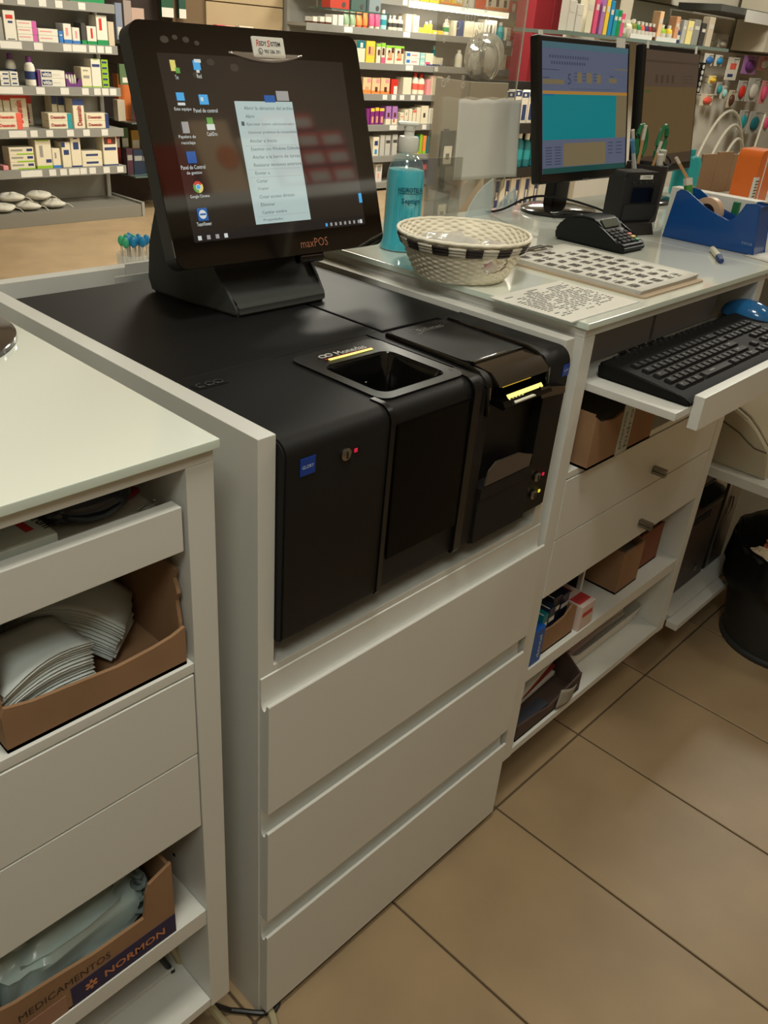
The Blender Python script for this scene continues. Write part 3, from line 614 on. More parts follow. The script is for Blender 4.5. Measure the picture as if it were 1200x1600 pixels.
# clear sachets inside
SAC = clear('sachet_film', tint=(.97, .97, .97), haze=.35, fac=.6, hazecol=(.78, .76, .72))
def sachet(label, x, y, z, rz, tilt, s, core=None):
    r = thing('plastic_sachet', label, 'sachet', (x, y, z), rz, None); random.seed(int(x*9999)); p = [random.uniform(0, 6) for _ in range(4)]
    def f(sgn): return lambda u, v: Matrix.Rotation(tilt, 4, 'X') @ Vector(((u-.5)*.07*s, (v-.5)*.05*s, sgn*.007*s*math.sin(math.pi*u)*math.sin(math.pi*v)+.002*math.sin(9*u+p[0])*math.sin(8*v+p[1])+.008))
    g = G(); g.grid(f(1), 14, 11); g.grid(f(-1), 14, 11); g.done('film', SAC, r, smooth=20)
    if core: G().box(-.02*s, .02*s, -.012*s, .012*s, .005, .0085, .001, M=Matrix.Rotation(tilt, 4, 'X')).done('insert', core, r)
    return r
bx_, by_ = .617, .262
sachet('clear sachet with a teal printed end at the left of the basket', bx_-.042, by_+.025, GT+.036, .4, .1, 1.0, mat('sachet_teal', (40, 150, 160)))
sachet('clear sachet with white insert in the middle of the basket', bx_+.005, by_+.035, GT+.040, -.3, .2, 1.1, PAPER)
sachet('crumpled clear sachet at the far rim of the basket', bx_+.036, by_+.028, GT+.034, 1.0, -.1, 1.0)
sachet('clear sachet with a pink insert at the right of the basket', bx_+.042, by_-.026, GT+.038, .2, .1, .95, mat('sachet_pink', (205, 180, 185)))
sachet('clear sachet at the near side of the basket', bx_-.008, by_-.036, GT+.032, 1.5, -.1, 1.1, PAPER)
sachet('small clear sachet showing through the hole in the basket', bx_-.018, by_-.058, GT+.030, .3, 1.0, .62, mat('sachet_red', (190, 60, 70)))
for i, (x, y) in enumerate(((-.03, .0), (.02, -.012))): sachet(['lowest clear sachet under the others, left half of the basket', 'lowest clear sachet under the others, right half of the basket'][i], bx_+x, by_+y, GT+.012, .5+i, 0, 1.0)
# printed sheets and clipboard
ps = bx('printed_sheet', PAPER, .547, .735, .006, .148, GT, GT+.0008, None, 0); tag(ps, 'laminated sheet of dense small print at the near desk corner', 'sheet')
g = G(); L = ps.location; random.seed(11)
for k in range(19):
    x = .562; y = .136-.0058*k
    while x < .722:
        w = random.uniform(.003, .014) if k > 2 else random.uniform(.01, .03)
        if random.random() < (.92 if 4 < k < 16 else .5): g.box(x, min(x+w, .725), y-.0011, y+.0009, 0, .0002)
        x += w+random.uniform(.0012, .005)
g.done('small_print', INK, ps, M=Matrix.Translation((-L.x, -L.y, .00085))); G().box(.546, .736, .004, .0060, 0, .0012).box(.5455, .547, .004, .15, 0, .0012).done('laminate_edge', clear('laminate', haze=.3), ps, M=Matrix.Translation((-L.x, -L.y, 0)))
cb = thing('clipboard', 'brown clipboard with a thick stack of paper and wire clip', 'clipboard', (.86, .14, GT))
L = cb.location
G().prism(rrect(.757, .966, .010, .300, .008), 'z', GT, GT+.0030).done('board', mat('hardboard', (178, 158, 132), rough=.7, noise=.05), cb, M=Matrix.Translation(-L))
for i in range(6):
    j = i*.0009; g = G(); g.grid(lambda u, v: Vector((.763+.198*u+j*.5, .022+.268*v-j*.3, GT+.0032+.0011*i+.0028*max(0, u-.55)**2*4*(1-v)*(i/5))), 8, 8)
    sheet = g.done('sheet', PAPER, cb, M=Matrix.Translation(-L), thick=.0006)
g = G(); random.seed(5)
for r in range(9):
    for c_ in range(5):
        x = .785+.036*c_+random.uniform(-.003, .003); y = .255-.0262*r+random.uniform(-.002, .002)
        if r == 0 and c_ > 2: continue
        for k in range(9):
            if random.random() < .8: g.box(x-.012+random.uniform(0, .006), x+.012-random.uniform(0, .006), y-.0085+.0019*k, y-.0085+.0019*k+.0013, 0, .0002)
g.done('thumbnail_print', mat('ink_soft', (92, 86, 80), rough=.8), cb, M=Matrix.Translation((-L.x, -L.y, GT+.0097-L.z)))
g = G(); g.tube([(.795, .292, GT+.011), (.80, .268, GT+.014), (.83, .266, GT+.018), (.865, .268, GT+.018), (.885, .268, GT+.014), (.89, .292, GT+.011)], .0018, 8); g.box(.79, .895, .288, .299, GT+.0028, GT+.011, .001); g.tube([(.815, .285, GT+.012), (.822, .262, GT+.015), (.858, .262, GT+.015), (.865, .285, GT+.012)], .0014, 8)
g.done('clip', STEEL, cb, M=Matrix.Translation(-L))
# card terminal
ct = thing('card_terminal', 'black card payment terminal with coloured keys beside the clipboard', 'card terminal', (1.06, .275, GT)); L = ct.location
pf = [(.199, .0), (.350, .0), (.354, .018), (.342, .036), (.320, .049), (.290, .053), (.268, .051), (.248, .032), (.197, .014)]
g = G(); g.prism(pf, 'x', 1.018, 1.102); g.bev = True; bmesh.ops.bevel(g.bm, geom=g.bm.edges[:], offset=.004, segments=2, affect='EDGES'); g.done('body', mat('terminal_black', (24, 26, 27), rough=.5, spec=.3), ct, M=Matrix.Translation((-L.x, -L.y, 0)), smooth=40)
TM = frame((1.06-L.x, .222-L.y, .0235), (1, 0, 0), (0, .95, .32))
for r in range(5):
    for c_ in range(4):
        if c_ == 3 and r == 4: continue
        col = mat('key_grey', (48, 50, 50), rough=.6, spec=.2)
        if c_ == 3: col = [mat('key_green', (40, 130, 80)), mat('key_yellow', (200, 170, 70)), mat('key_red', (170, 60, 50)), MC['key_grey']][r]
        G().box(-.0065, .0065, -.0035, .0035, -.001, .0022, .0008, M=TM @ Matrix.Translation((-.025+.0165*c_, -.013+.0095*r, .0005))).done('key', col, ct)
SCM = frame((1.06-L.x, .2585-L.y, .0435), (1, 0, 0), (0, .72, .70)); G().box(-.026, .026, -.009, .009, -.001, .0012, .0005, M=SCM).done('display', mat('lcd_grey', (92, 96, 88), rough=.2), ct)
# white receipt slip behind it
g = G(); g.grid(lambda u, v: Vector(((u-.5)*.055, (v-.5)*.10, .001+.012*u*u)), 8, 5); tag(g.done('receipt_slip', PAPER, None, at=(1.13, .32, GT), rz=.2, thick=.0006), 'small white receipt slip curling beside the card terminal', 'paper')
# presentation scanner
sc = thing('barcode_scanner', 'upright black barcode scanner with square window and white sticker', 'scanner', (1.232, .325, GT), -.25)
g = G(); g.prism(rrect(-.052, .052, .0, .100, .014), 'y', -.035, .012); g.bev = True; bmesh.ops.bevel(g.bm, geom=[e for e in g.bm.edges if abs(e.verts[0].co.y-e.verts[1].co.y) < 1e-4], offset=.006, segments=2, affect='EDGES')
g.done('body', mat('scanner_black', (34, 34, 33), rough=.5), sc, at=(0, 0, .022), smooth=45)
G().box(-.036, .036, -.0365, -.030, .060, .098, .003).done('window_frame', BLKM, sc); G().box(-.031, .031, -.0372, -.034, .064, .094, .001).done('window', mat('scan_window', (9, 9, 11), rough=.15), sc)
G().box(-.014, .022, -.0366, -.034, .1085, .1165, .0003).done('sticker', PAPER, sc); text('CYMSB', .022, .0045, XZ((-.007, -.0368, .1105)), INK, sc)
G().prism([(-.05, 0), (.05, 0), (.038, .024), (-.038, .024)], 'y', -.045, .035).done('foot', mat('scanner_foot', (44, 38, 34), rough=.6), sc)
G().box(-.046, .046, -.0363, -.034, .030, .062, .003).done('lower_cover', mat('scanner_cover', (42, 42, 40), rough=.55), sc)
for i in range(4): G().sph((-.03+.018*i, -.0362, .1025), .0022, u=8, v=6).done('indicator', GREYD, sc)
tag(G().tube(bez((1.25, .36, GT+.02), (1.20, .50, GT+.03), (1.15, .42, GT+.005), (1.28, .56, GT+.005), 14), .003, 7).done('scanner_cable', BLKP, None), 'black cable looping from the barcode scanner to the monitor', 'cable')
tag(G().tube(bez((1.28, .37, GT+.02), (1.17, .58, GT+.08), (1.16, .52, GT+.01), (1.10, .585, GT+.004), 14), .0025, 7).done('scanner_cable', BLKP, None), 'second black cable arching behind the barcode scanner', 'cable')
# pen holder
ph = thing('pen_holder', 'dark pen holder crammed with pencils and scissors behind the scanner', 'pen holder', (1.405, .385, GT))
G().lathe([(.040, 0), (.043, .002), (.046, .118), (.044, .120), (.042, .118), (.039, .006), (.002, .005)], n=28).done('cup', mat('holder_dark', (36, 30, 28), rough=.7), ph)
def stick(name, label, cat, p0, p1, r, m, tip=None):
    p0, p1 = Vector(p0), Vector(p1); d = (p1-p0)
    t = thing(name, label, cat, p0); G().tube([(0, 0, 0), d*.84], r, 8).done('shaft', m, t)
    if tip: G().tube([d*.84, d], r*1.05, 8).done('tip', tip, t)
    return t
WOODP = mat('pencil_wood', (190, 148, 100), rough=.6); ER = mat('eraser_white', (215, 205, 190), rough=.7); GRN = mat('green_plastic', (30, 110, 66), rough=.4)
px, py, pz = 1.405, .385, GT+.015
stick('pencil', 'wooden pencil with white eraser standing leftmost in the pen holder', 'pencil', (px-.02, py, pz), (px-.115, py-.01, pz+.175), .0036, WOODP, ER)
stick('pencil', 'wooden pencil leaning right of the leftmost one in the pen holder', 'pencil', (px-.028, py+.01, pz), (px-.045, py+.0, pz+.182), .0036, WOODP, ER)
stick('pencil', 'wooden pencil between the two green scissor handles', 'pencil', (px-.005, py, pz), (px+.022, py-.01, pz+.15), .0036, WOODP, ER)
stick('pencil', 'wooden pencil leaning far right out of the pen holder', 'pencil', (px+.14, py-.06, pz+.045), (px+.068, py-.03, pz+.118), .0036, WOODP, ER)
stick('pen', 'white and blue pen beside the leftmost pencil', 'pen', (px-.018, py-.012, pz), (px-.128, py-.02, pz+.158), .0042, mat('pen_white', (205, 210, 215)), mat('pen_blue', (90, 150, 200)))
stick('marker', 'white marker with black cap in the pen holder', 'marker', (px+.02, py-.02, pz), (px+.0, py-.03, pz+.135), .008, mat('marker_white', (206, 200, 188)), mat('marker_cap', (180, 185, 170)))
stick('marker', 'pale beige marker leaning in front of the scissors', 'marker', (px+.01, py-.03, pz), (px-.02, py-.036, pz+.128), .007, MC['marker_cap'], MC['marker_white'])
def loop(c, a, b, tilt, lean=0, n=20): return [Vector((c[0]+a*math.cos(t*2*math.pi/n)*math.cos(tilt)-b*math.sin(t*2*math.pi/n)*math.sin(tilt), c[1]+lean*math.sin(t*2*math.pi/n), c[2]+a*math.cos(t*2*math.pi/n)*math.sin(tilt)+b*math.sin(t*2*math.pi/n)*math.cos(tilt))) for t in range(n+1)]
for i, (cx_, cz_, a, b, tl) in enumerate(((px-.028, pz+.150, .020, .030, -.15), (px+.066, pz+.142, .018, .038, -.42))):
    s_ = thing('scissors', ['green handled scissors, left handle loop behind the pencils', 'green handled scissors with long right handle loop'][i], 'scissors', (px+.01*i, py+.01, pz+.0))
    O = s_.location
    G().tube([p-O for p in loop((cx_, py+.012, cz_), a, b, tl, .004)], .0052, 8, cap=False).done('handle', GRN, s_)
    G().tube([Vector((cx_-math.sin(tl)*-b, py+.012, cz_-b))-O, Vector((px+.01*i, py+.01, pz+.01))-O], .005, 8).done('shank', GRN, s_)
tag(G().tube([p for p in loop((px+.01, py-.034, pz+.116), .03, .010, -.25, .006)], .0022, 6, cap=False).done('rubber_band', BLKM, None), 'black rubber band looped round the markers in the pen holder', 'rubber band')
# tape dispenser
td = thing('tape_dispenser', 'blue plastic desk tape dispenser holding a roll of tape', 'tape dispenser', (1.30, .155, GT)); L = td.location
pf = [(.250, 0), (.053, 0), (.058, .03), (.066, .092), (.074, .094), (.094, .091), (.100, .072), (.108, .060), (.120, .053), (.165, .068), (.217, .095), (.232, .096), (.240, .090)]
BLU = mat('dispenser_blue', (18, 72, 142), rough=.25, coat=.3)
for xa, xb in ((1.270, 1.276), (1.326, 1.332)):
    g = G(); g.prism(pf, 'x', xa, xb); g.bev = True; bmesh.ops.bevel(g.bm, geom=[e for e in g.bm.edges if abs(e.verts[0].co.x-e.verts[1].co.x) < 1e-5], offset=.0018, segments=2, affect='EDGES'); g.done('side_wall', BLU, td, M=Matrix.Translation((-L.x, -L.y, 0)))
g = G(); g.prism([(.249, .001), (.054, .001), (.066, .088), (.092, .086), (.104, .050), (.12, .040), (.20, .030), (.225, .085), (.240, .085)], 'x', 1.2762, 1.3258); g.done('core', BLU, td, M=Matrix.Translation((-L.x, -L.y, 0)))
RM = Matrix.Translation((1.301-L.x, .178-L.y, .058)) @ Matrix.Rotation(math.radians(90), 4, 'Y')
G().lathe([(.018, -.0095), (.030, -.0095), (.030, .0095), (.018, .0095), (.018, -.0095)], n=36, M=RM, cap=False).done('tape_roll', mat('tape_beige', (205, 170, 140), rough=.35), td); G().lathe([(.012, -.012), (.017, -.012), (.017, .012), (.012, .012), (.012, -.012)], n=28, M=RM, cap=False).done('roll_core', BLKM, td)
G().box(1.288-L.x, 1.314-L.x, .058-L.y, .070-L.y, .0935, .0965, .0008).done('cutter', GREYD, td)
text('tesa', .022, .0055, Matrix.Translation((-L.x, -L.y, 0)) @ frame((1.2695, .082, .018), (0, -1, 0), (0, 0, 1)), mat('emboss_blue', (120, 150, 190)), td)
stick('marker', 'green marker pen standing in the blue tape dispenser', 'marker', (1.304, .213, GT+.031), (1.304, .238, GT+.115), .009, mat('marker_green', (70, 140, 60)), ER)
tag(bx('note_pad', PAPER, 1.350, 1.385, .095, .29, GT, GT+.088, None), 'upright white note pad behind the blue tape dispenser', 'note pad')
tag(bx('glue_stick', GRN, 1.338, 1.348, .133, .146, GT, GT+.082, None), 'thin green glue stick between tape dispenser and note pad', 'glue stick')
cp = thing('correction_pen', 'white correction pen with blue cap lying on the glass', 'pen', (1.18, .088, GT), 0)
d = Vector((1.137-1.228, .058-.119, 0)); G().tube([-d*.45+Vector((0, 0, .006)), d*.2+Vector((0, 0, .006))], .006, 10).done('barrel', mat('pen_cream', (214, 210, 190)), cp); G().tube([d*.2+Vector((0, 0, .006)), d*.5+Vector((0, 0, .005))], [.0062, .0045], 10).done('cap', mat('cap_navy', (34, 56, 110)), cp)
g = G(); g.grid(lambda u, v: Vector(((u-.5)*.18, (v-.5)*.09, .001+.003*u*v)), 6, 5); tag(g.done('loose_sheet', PAPER, None, at=(1.33, -.0, GT), rz=-.25, thick=.0006), 'loose white sheet lying in front of the orange box', 'paper')
ob = thing('orange_box', 'bright orange product box with white label behind the tape dispenser', 'box', (1.553, .205, GT), .05); ORG = mat('orange_carton', (226, 112, 40), rough=.35, coat=.2)
G().prism(rrect(-.05, .05, 0, .168, .018), 'y', -.025, .025).done('box_body', ORG, ob); G().box(-.0505, -.03, -.0258, -.02, .05, .115).done('label', PAPER, ob)
g = G()
for k in range(9): g.box(-.049, -.034+.002*(k % 3), -.0262, -.0255, .056+.0062*k, .0585+.0062*k)
g.done('label_print', INK, ob); G().tube([(-.012, -.0258, .02), (-.010, -.0258, .16), (.02, -.0258, .17)], .0012, 6).done('line_mark', PAPER, ob)
tag(G().lathe([(.033, 0), (.036, .004), (.036, .085), (.028, .098), (.014, .102), (.014, .116)], n=24).done('teal_bottle', mat('bottle_teal', (46, 158, 162), rough=.25), None, at=(1.915, .53, GT)), 'teal plastic bottle half hidden beside the second monitor', 'bottle')
cf_ = thing('flattened_carton', 'flattened brown cardboard leaning behind the blue tape dispenser', 'cardboard', (2.10, .5, GT), -.08)
G().box(-.145, -.065, -.003, .003, 0, .104).done('panel', CARD, cf_); G().box(-.063, .022, -.003, .003, 0, .108).done('panel', CARD, cf_); G().box(.024, .145, -.003, .003, 0, .100).done('panel', CARD, cf_)
# monitors
def monitor(name, label, loc, yaw, tilt, w, h, kind):
    r = thing(name, label, 'monitor', (loc[0], loc[1], GT), yaw); M_ = frame((0, 0, loc[2]-GT), (1, 0, 0), (0, math.sin(tilt), math.cos(tilt)))
    bz = .012
    G().box(-w/2-bz, w/2+bz, -h/2-bz*1.6, h/2+bz, -.022, 0, .005, M=M_).done('casing', mat('monitor_black', (20, 18, 17), rough=.35), r)
    s_ = G().box(-w/2, w/2, -h/2, h/2, .0002, .0008, M=M_).done('display', emis('off_white_blue', (78, 84, 102)) if kind == 1 else emis('ochre_dim', (84, 66, 40)), r)
    g = G()
    def q(u0, u1, v0, v1, mi, z=.0012): g.face([M_ @ Vector((-w/2+w*a, h/2-h*b, z)) for a, b in ((u0, v1), (u1, v1), (u1, v0), (u0, v0))], mi)
    if kind == 1:
        mm = [emis('scr_teal', (0, 108, 112)), emis('scr_orange', (150, 108, 48)), emis('scr_olive', (104, 92, 66)), emis('scr_top', (62, 92, 100)), emis('scr_bar', (22, 62, 58)), emis('scr_ink', (50, 54, 72)), emis('scr_blue', (20, 80, 130))]
        q(0, 1, 0, .045, 3); q(0, 1, .955, 1, 4); q(0, .86, .385, .735, 0); q(0, 1, .36, .385, 1); q(.86, 1, .385, .735, 2); q(.23, .74, .765, .95, 2)
        q(.38, .43, .215, .295, 2); q(.49, .55, .215, .295, 2); q(.61, .66, .225, .295, 2); q(.76, .86, .25, .285, 2); q(0, .23, .275, .31, 2); q(0, .12, .385, .395, 6, .0016); q(.83, 1, .17, .18, 2)
        for rr, y_, n_k in ((.07, .095, 16), (.09, .14, 14)):
            for k in range(n_k): q(rr+.028*k, rr+.028*k+.014, y_, y_+.022, 5, .0016)
        for k in range(7): q(.03, .1, .79+.022*k, .798+.022*k, 5, .0016); q(.13, .2, .79+.022*k, .798+.022*k, 5, .0016)
        for k in range(4): q(.77, .83, .77+.03*k, .778+.03*k, 5, .0016); q(.87, .95, .77+.03*k, .778+.03*k, 5, .0016)
        for k in range(3):
            for u in (.34, .44, .57): q(u, u+.04, .22+.025*k, .226+.025*k, 5, .0016)
        q(.0, .18, .2, .206, 5); q(0, .07, .26, .267, 5); q(.77, .82, .23, .237, 5); q(.3, .8, .34, .343, 5)
        put_text(g, '5', .013, .02, M_ @ Matrix.Translation((-w/2+w*.27, h/2-h*.31, .0016)), 5)
    else:
        mm = [emis('scr2_top', (72, 58, 46)), emis('scr2_dark', (58, 46, 34)), emis('scr2_green', (60, 70, 34))]
        q(0, 1, 0, .30, 0); q(0, 1, .08, .1, 1); q(0, .12, .33, .35, 2); q(0, 1, .90, 1, 1)
        for k in range(4): q(.18+.1*k, .22+.1*k, .2, .27, 1, .0016)
        for k in range(3): q(.7, .9, .2+.03*k, .205+.03*k, 1, .0016)
    g.done('screen_image', mm, s_, smooth=0)
    G().box(-.06, .06, -.10, .03, -.055, -.0215, .006, M=M_).done('rear_bulge', MC['monitor_black'], r)
    G().box(-.032, .032, .028, .055, .006, .12, .006).done('neck', MC['monitor_black'], r)
    g = G(); g.lathe([(.09, 0), (.1, .002), (.1, .007), (.094, .010), (.04, .016)], n=44); bmesh.ops.transform(g.bm, matrix=Matrix.Diagonal((1.0, .8, 1, 1)), verts=g.bm.verts); g.done('foot', mat('monitor_foot_black', (30, 28, 27), rough=.15, coat=.3), r, at=(0, .03, 0))
    return r, M_, w, h
m1, M1, w1, h1 = monitor('flat_monitor', 'black monitor showing a teal and grey sales screen', (1.30, .50, 1.187), 0, .2, .338, .247, 1)
for a, b, c_, d_ in ((-.182, -.166, .1335, .142), (.118, .156, .124, .143)): G().box(a, b, c_, d_, 0, .0006, M=M1).done('sticker', PAPER, m1)
text('PHILIPS', .024, .0055, M1 @ Matrix.Translation((-.012, -.144, .0008)), mat('logo_grey', (140, 138, 132)), m1)
m2, M2, w2, h2 = monitor('flat_monitor', 'black monitor with a dim ochre screen behind the pen holder', (1.682, .50, 1.187), .1, .15, .338, .25, 2)
for a, b, c_, d_ in ((-.17, -.158, .127, .142), (.135, .15, .118, .142)): G().box(a, b, c_, d_, 0, .0006, M=M2).done('sticker', PAPER, m2)
# perspex screens on the customer edge
PX = clear('perspex', tint=(.93, .93, .90), haze=.05, fac=1, hazecol=(.7, .68, .6))
sp = thing('perspex_screen', 'tall clear perspex screen with etched rings and a paper taped on', 'screen', (1.05, .606, GT))
L = sp.location
G().prism([(.915, .0), (1.02, .0), (1.10, .075), (1.118, .0), (1.13, .0), (1.181, .048), (1.178, .62), (.90, .62)], 'y', -.002, .002).done('sheet', PX, sp, M=Matrix.Translation((-L.x, 0, 0)))
g = G(); random.seed(2)
for k in range(34):
    x = random.uniform(.91, 1.06); z = random.uniform(.22, .40); rr = random.choice((.0035, .005, .0065))
    if x > 1.0 and z < .26: continue
    g.tube([(rr*math.cos(t*.5236)*.8, 0, rr*math.sin(t*.5236)) for t in range(13)], .0007, 5)
    g.done('etched_ring', clear('etched', haze=.55, hazecol=(.85, .83, .76)), sp, at=(x-L.x, -.0026, z)); g = G()
g.bm.free()
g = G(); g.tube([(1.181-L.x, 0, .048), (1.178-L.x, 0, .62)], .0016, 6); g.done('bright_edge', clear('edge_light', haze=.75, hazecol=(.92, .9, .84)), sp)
FR = clear('frosted', tint=(.9, .95, .96), haze=.45, hazecol=(.72, .8, .82))
G().prism([(1.02, 0), (1.03, .022), (1.05, .045), (1.075, .062), (1.102, .074), (1.108, .0)], 'y', -.030, -.026).done('stand_fin', FR, sp, M=Matrix.Translation((-L.x, 0, 0)))
G().prism([(1.112, .0), (1.126, .018), (1.15, .036), (1.181, .052), (1.19, .03), (1.178, .0)], 'y', -.034, -.030).done('stand_fin', FR, sp, M=Matrix.Translation((-L.x, 0, 0)))
tag(G().grid(lambda u, v: Vector((-.105+.21*u+.012*(1-v), -.010-.004*math.sin(3*u+2*v)-.016*max(0, u-.85)*6*.5, -.075+.150*v+.0016*math.sin(u*19)*v**8+.004*u*(v-.5))), 40, 18).done('taped_paper', PAPER, None, at=(1.068, .596, GT+.150), thick=.0008), 'large white paper sheet taped to the tall perspex screen', 'paper')
tag(G().prism([(-.20, 0), (.0, 0), (-.003, .124), (-.20, .128)], 'y', -.002, .002).done('low_perspex_screen', PX, None, at=(.962, .555, GT)), 'low clear perspex sheet standing behind the basket', 'screen')
# things at the customer edge behind the cash machines
LED = .885
cpn = thing('brush_cup', 'clear cup of blue topped interdental brushes behind the cash machines', 'cup', (.325, .75, LED+.0006))
G().lathe([(.026, 0), (.028, .05), (.026, .05), (.024, .003), (.001, .003)], n=20).done('cup', clear('cup_clear', haze=.25), cpn)
random.seed(4)
for k in range(14):
    a = k*2.4; rr = .004+.0016*k; x, y = .325+rr*math.cos(a), .75+rr*math.sin(a)
    r = thing('interdental_brush', 'small white brush with a %s top in the clear cup' % ('blue' if k % 3 else 'green'), 'brush', (x, y, LED+.006), 0, ('blue' if k % 3 else 'green')+' topped brushes in the clear cup')
    G().tube([(0, 0, 0), (.0005, 0, .058)], .0018, 6).done('handle', MC['eraser_white'], r)
    G().sph((.0006, 0, .066), (.006, .006, .009), u=8, v=6).done('bristle_top', mat('top_blue', (30, 130, 180)) if k % 3 else mat('top_green', (60, 170, 120)), r)
tag(G().lathe([(.014, 0), (.016, .003), (.016, .055), (.008, .066), (.006, .085), (.008, .088), (.008, .096), (.002, .098)], n=20).done('clear_bottle', clear('frost_bottle', haze=.4, hazecol=(.75, .76, .66)), None, at=(.377, .755, LED)), 'small frosted bottle beside the cup of brushes', 'bottle')
tag(G().sph((0, 0, .052), (.012, .012, .016)).lathe([(.004, 0), (.004, .04)], n=8).done('green_stopper', mat('stopper_green', (70, 110, 60)), None, at=(.405, .75, LED)), 'round green stopper next to the frosted bottle', 'stopper')
# ------------------------------------------------------------------ keyboard tray of the right desk
KZ = .8703
kb = thing('keyboard', 'black full size computer keyboard on the pulled out white tray', 'keyboard', (.885, -.072, KZ)); L = kb.location
KX0, KX1, KY0, KY1 = .650, 1.135, -.146, .006
def kz(y): return .012+.013*(y-KY0)/(KY1-KY0)
pf = [(KY0, .004), (KY0+.006, .0), (KY1, .0), (KY1+.002, .02), (KY1-.004, .026), (KY0+.024, kz(KY0+.024)), (KY0+.008, .010)]
g = G(); g.prism(pf, 'x', KX0, KX1)
g.bev = True; bmesh.ops.bevel(g.bm, geom=g.bm.edges[:], offset=.003, segments=2, affect='EDGES'); g.done('case', mat('keyboard_black', (18, 18, 18), rough=.65, spec=.2), kb, M=Matrix.Translation((-L.x, -L.y, 0)), smooth=40)
KM = mat('key_black', (17, 17, 17), rough=.55, spec=.2)
key_mesh = {}
def kkey(x, y, w):
    k = round(w, 4)
    if k not in key_mesh:
        g = G(); t = .0012; h = .007
        g.box(-w/2, w/2, -.0075, .0075, 0, h, .0016, seg=1)
        for v in g.bm.verts:
            if v.co.z > h*.6: v.co.x *= .86; v.co.y = v.co.y*.84+.0006
        g.face([(-w*.2, .001, h+.0002), (-w*.05, .001, h+.0002), (-w*.05, .004, h+.0002), (-w*.2, .004, h+.0002)], 1)
        o = g.done('key', [KM, mat('key_mark', (84, 84, 82))]); key_mesh[k] = o.data; bpy.data.objects.remove(o)
    o = bpy.data.objects.new('key', key_mesh[k]); COL.objects.link(o); o.parent = kb; o.location = (x-L.x, y-L.y, kz(y)-.0025); o.rotation_euler = (math.atan(.013/(KY1-KY0)), 0, 0)
P = .0184; ux = KX0+.024; rows_y = [KY0+.033+.0188*k for k in range(5)]+[KY1-.012]
def krow(r, widths, x0):
    x = x0
    for w in widths:
        if w > 0: kkey(x+w*P/2, rows_y[r], w*P-.0016)
        x += abs(w)*P
krow(5, [1, -1, 1, 1, 1, 1, -.5, 1, 1, 1, 1, -.5, 1, 1, 1, 1], ux); krow(4, [1]*13+[2], ux); krow(3, [1.5]+[1]*12+[1.5], ux); krow(2, [1.8]+[1]*11+[2.2], ux); krow(1, [1.3]+[1]*11+[2.7], ux); krow(0, [1.4, 1.1, 1.3, 5.8, 1.3, 1.1, 1.1, 1.9], ux)
nx = ux+15.3*P; krow(5, [1]*3, nx); krow(4, [1]*3, nx); krow(3, [1]*3, nx); krow(1, [-1, 1], nx); krow(0, [1]*3, nx)
nx += 3.3*P; [krow(r, [1]*4, nx) for r in (4, 3, 2, 1)]; krow(0, [2, 1, 1], nx)
for k in range(5): G().box(.70+.03*k-L.x, .722+.03*k-L.x, KY1-.006-L.y, KY1-.001-L.y, .0262, .0285, .0008).done('media_key', KM, kb)
for i, (x0, x1) in enumerate(((.665, .885), (.892, 1.13))):
    tag(bx('flat_case', mat('case_grey', (150, 147, 148), rough=.55, noise=.05), x0, x1, .045, .42, KZ, KZ+.047, None, .004), ['flat dark grey case behind the keyboard, left half of the tray', 'flat dark grey case behind the keyboard, right half of the tray'][i], 'case')
ms = thing('computer_mouse', 'computer mouse with blue and silver shell on the keyboard tray', 'mouse', (1.146, -.012, KZ+.0166)); g = G(); g.sph((0, 0, .0), (.0, .0, .0)) if 0 else None
g.grid(lambda u, v: Vector((.030*math.cos(2*math.pi*u)*math.sin(math.pi/2*(1-v)+.001), .05*math.sin(2*math.pi*u)*math.sin(math.pi/2*(1-v)+.001), .032*math.cos(math.pi/2*(1-v)))), 24, 8, closed_u=True); g.done('shell', mat('mouse_blue', (40, 104, 160), rough=.15, coat=.6), ms)
g = G(); g.lathe([(.031, -.003), (.033, 0), (.033, .006), (.030, .010)], n=28); bmesh.ops.transform(g.bm, matrix=Matrix.Diagonal((1, 1.6, 1, 1)), verts=g.bm.verts); g.done('silver_rim', CHROME, ms, at=(0, 0, -.0134))
# cardboard box in the upper bay
ux0, ux1, uy0, uy1 = .629, .831, -.020, .20; SZR = .7287
fb = obox('cardboard_box', 'cardboard box with printed tape in the bay above the top drawer', ux0, ux1, uy0, uy1, SZR, .088, .095, .092, .09, front_prof=[(0, .089), (.1, .076), (.3, .072), (.45, .080), (.6, .092), (1, .096)])
L2 = fb.location
tp_ = G().box(.714, .751, uy0-.0008, uy0+.0001, SZR+.001, SZR+.0885).done('printed_tape', mat('tape_white', (172, 176, 168), rough=.4), fb, M=Matrix.Translation(-L2))
for k, s_ in enumerate(('pharma', 'hidro')): text(s_, .066, .0105, Matrix.Translation(-L2) @ frame((.7295+.0165*k, uy0-.0011, SZR+.010), (0, 0, 1), (-1, 0, 0)), mat('tape_print', (70, 96, 112)), tp_)
tag(bx('packing_film', mat('film_dark', (70, 72, 74), rough=.5), ux0+.008, ux1-.008, uy0+.01, uy1-.01, SZR+.005, SZR+.070, None, .012), 'dark plastic padding filling the cardboard box with printed tape', 'padding')
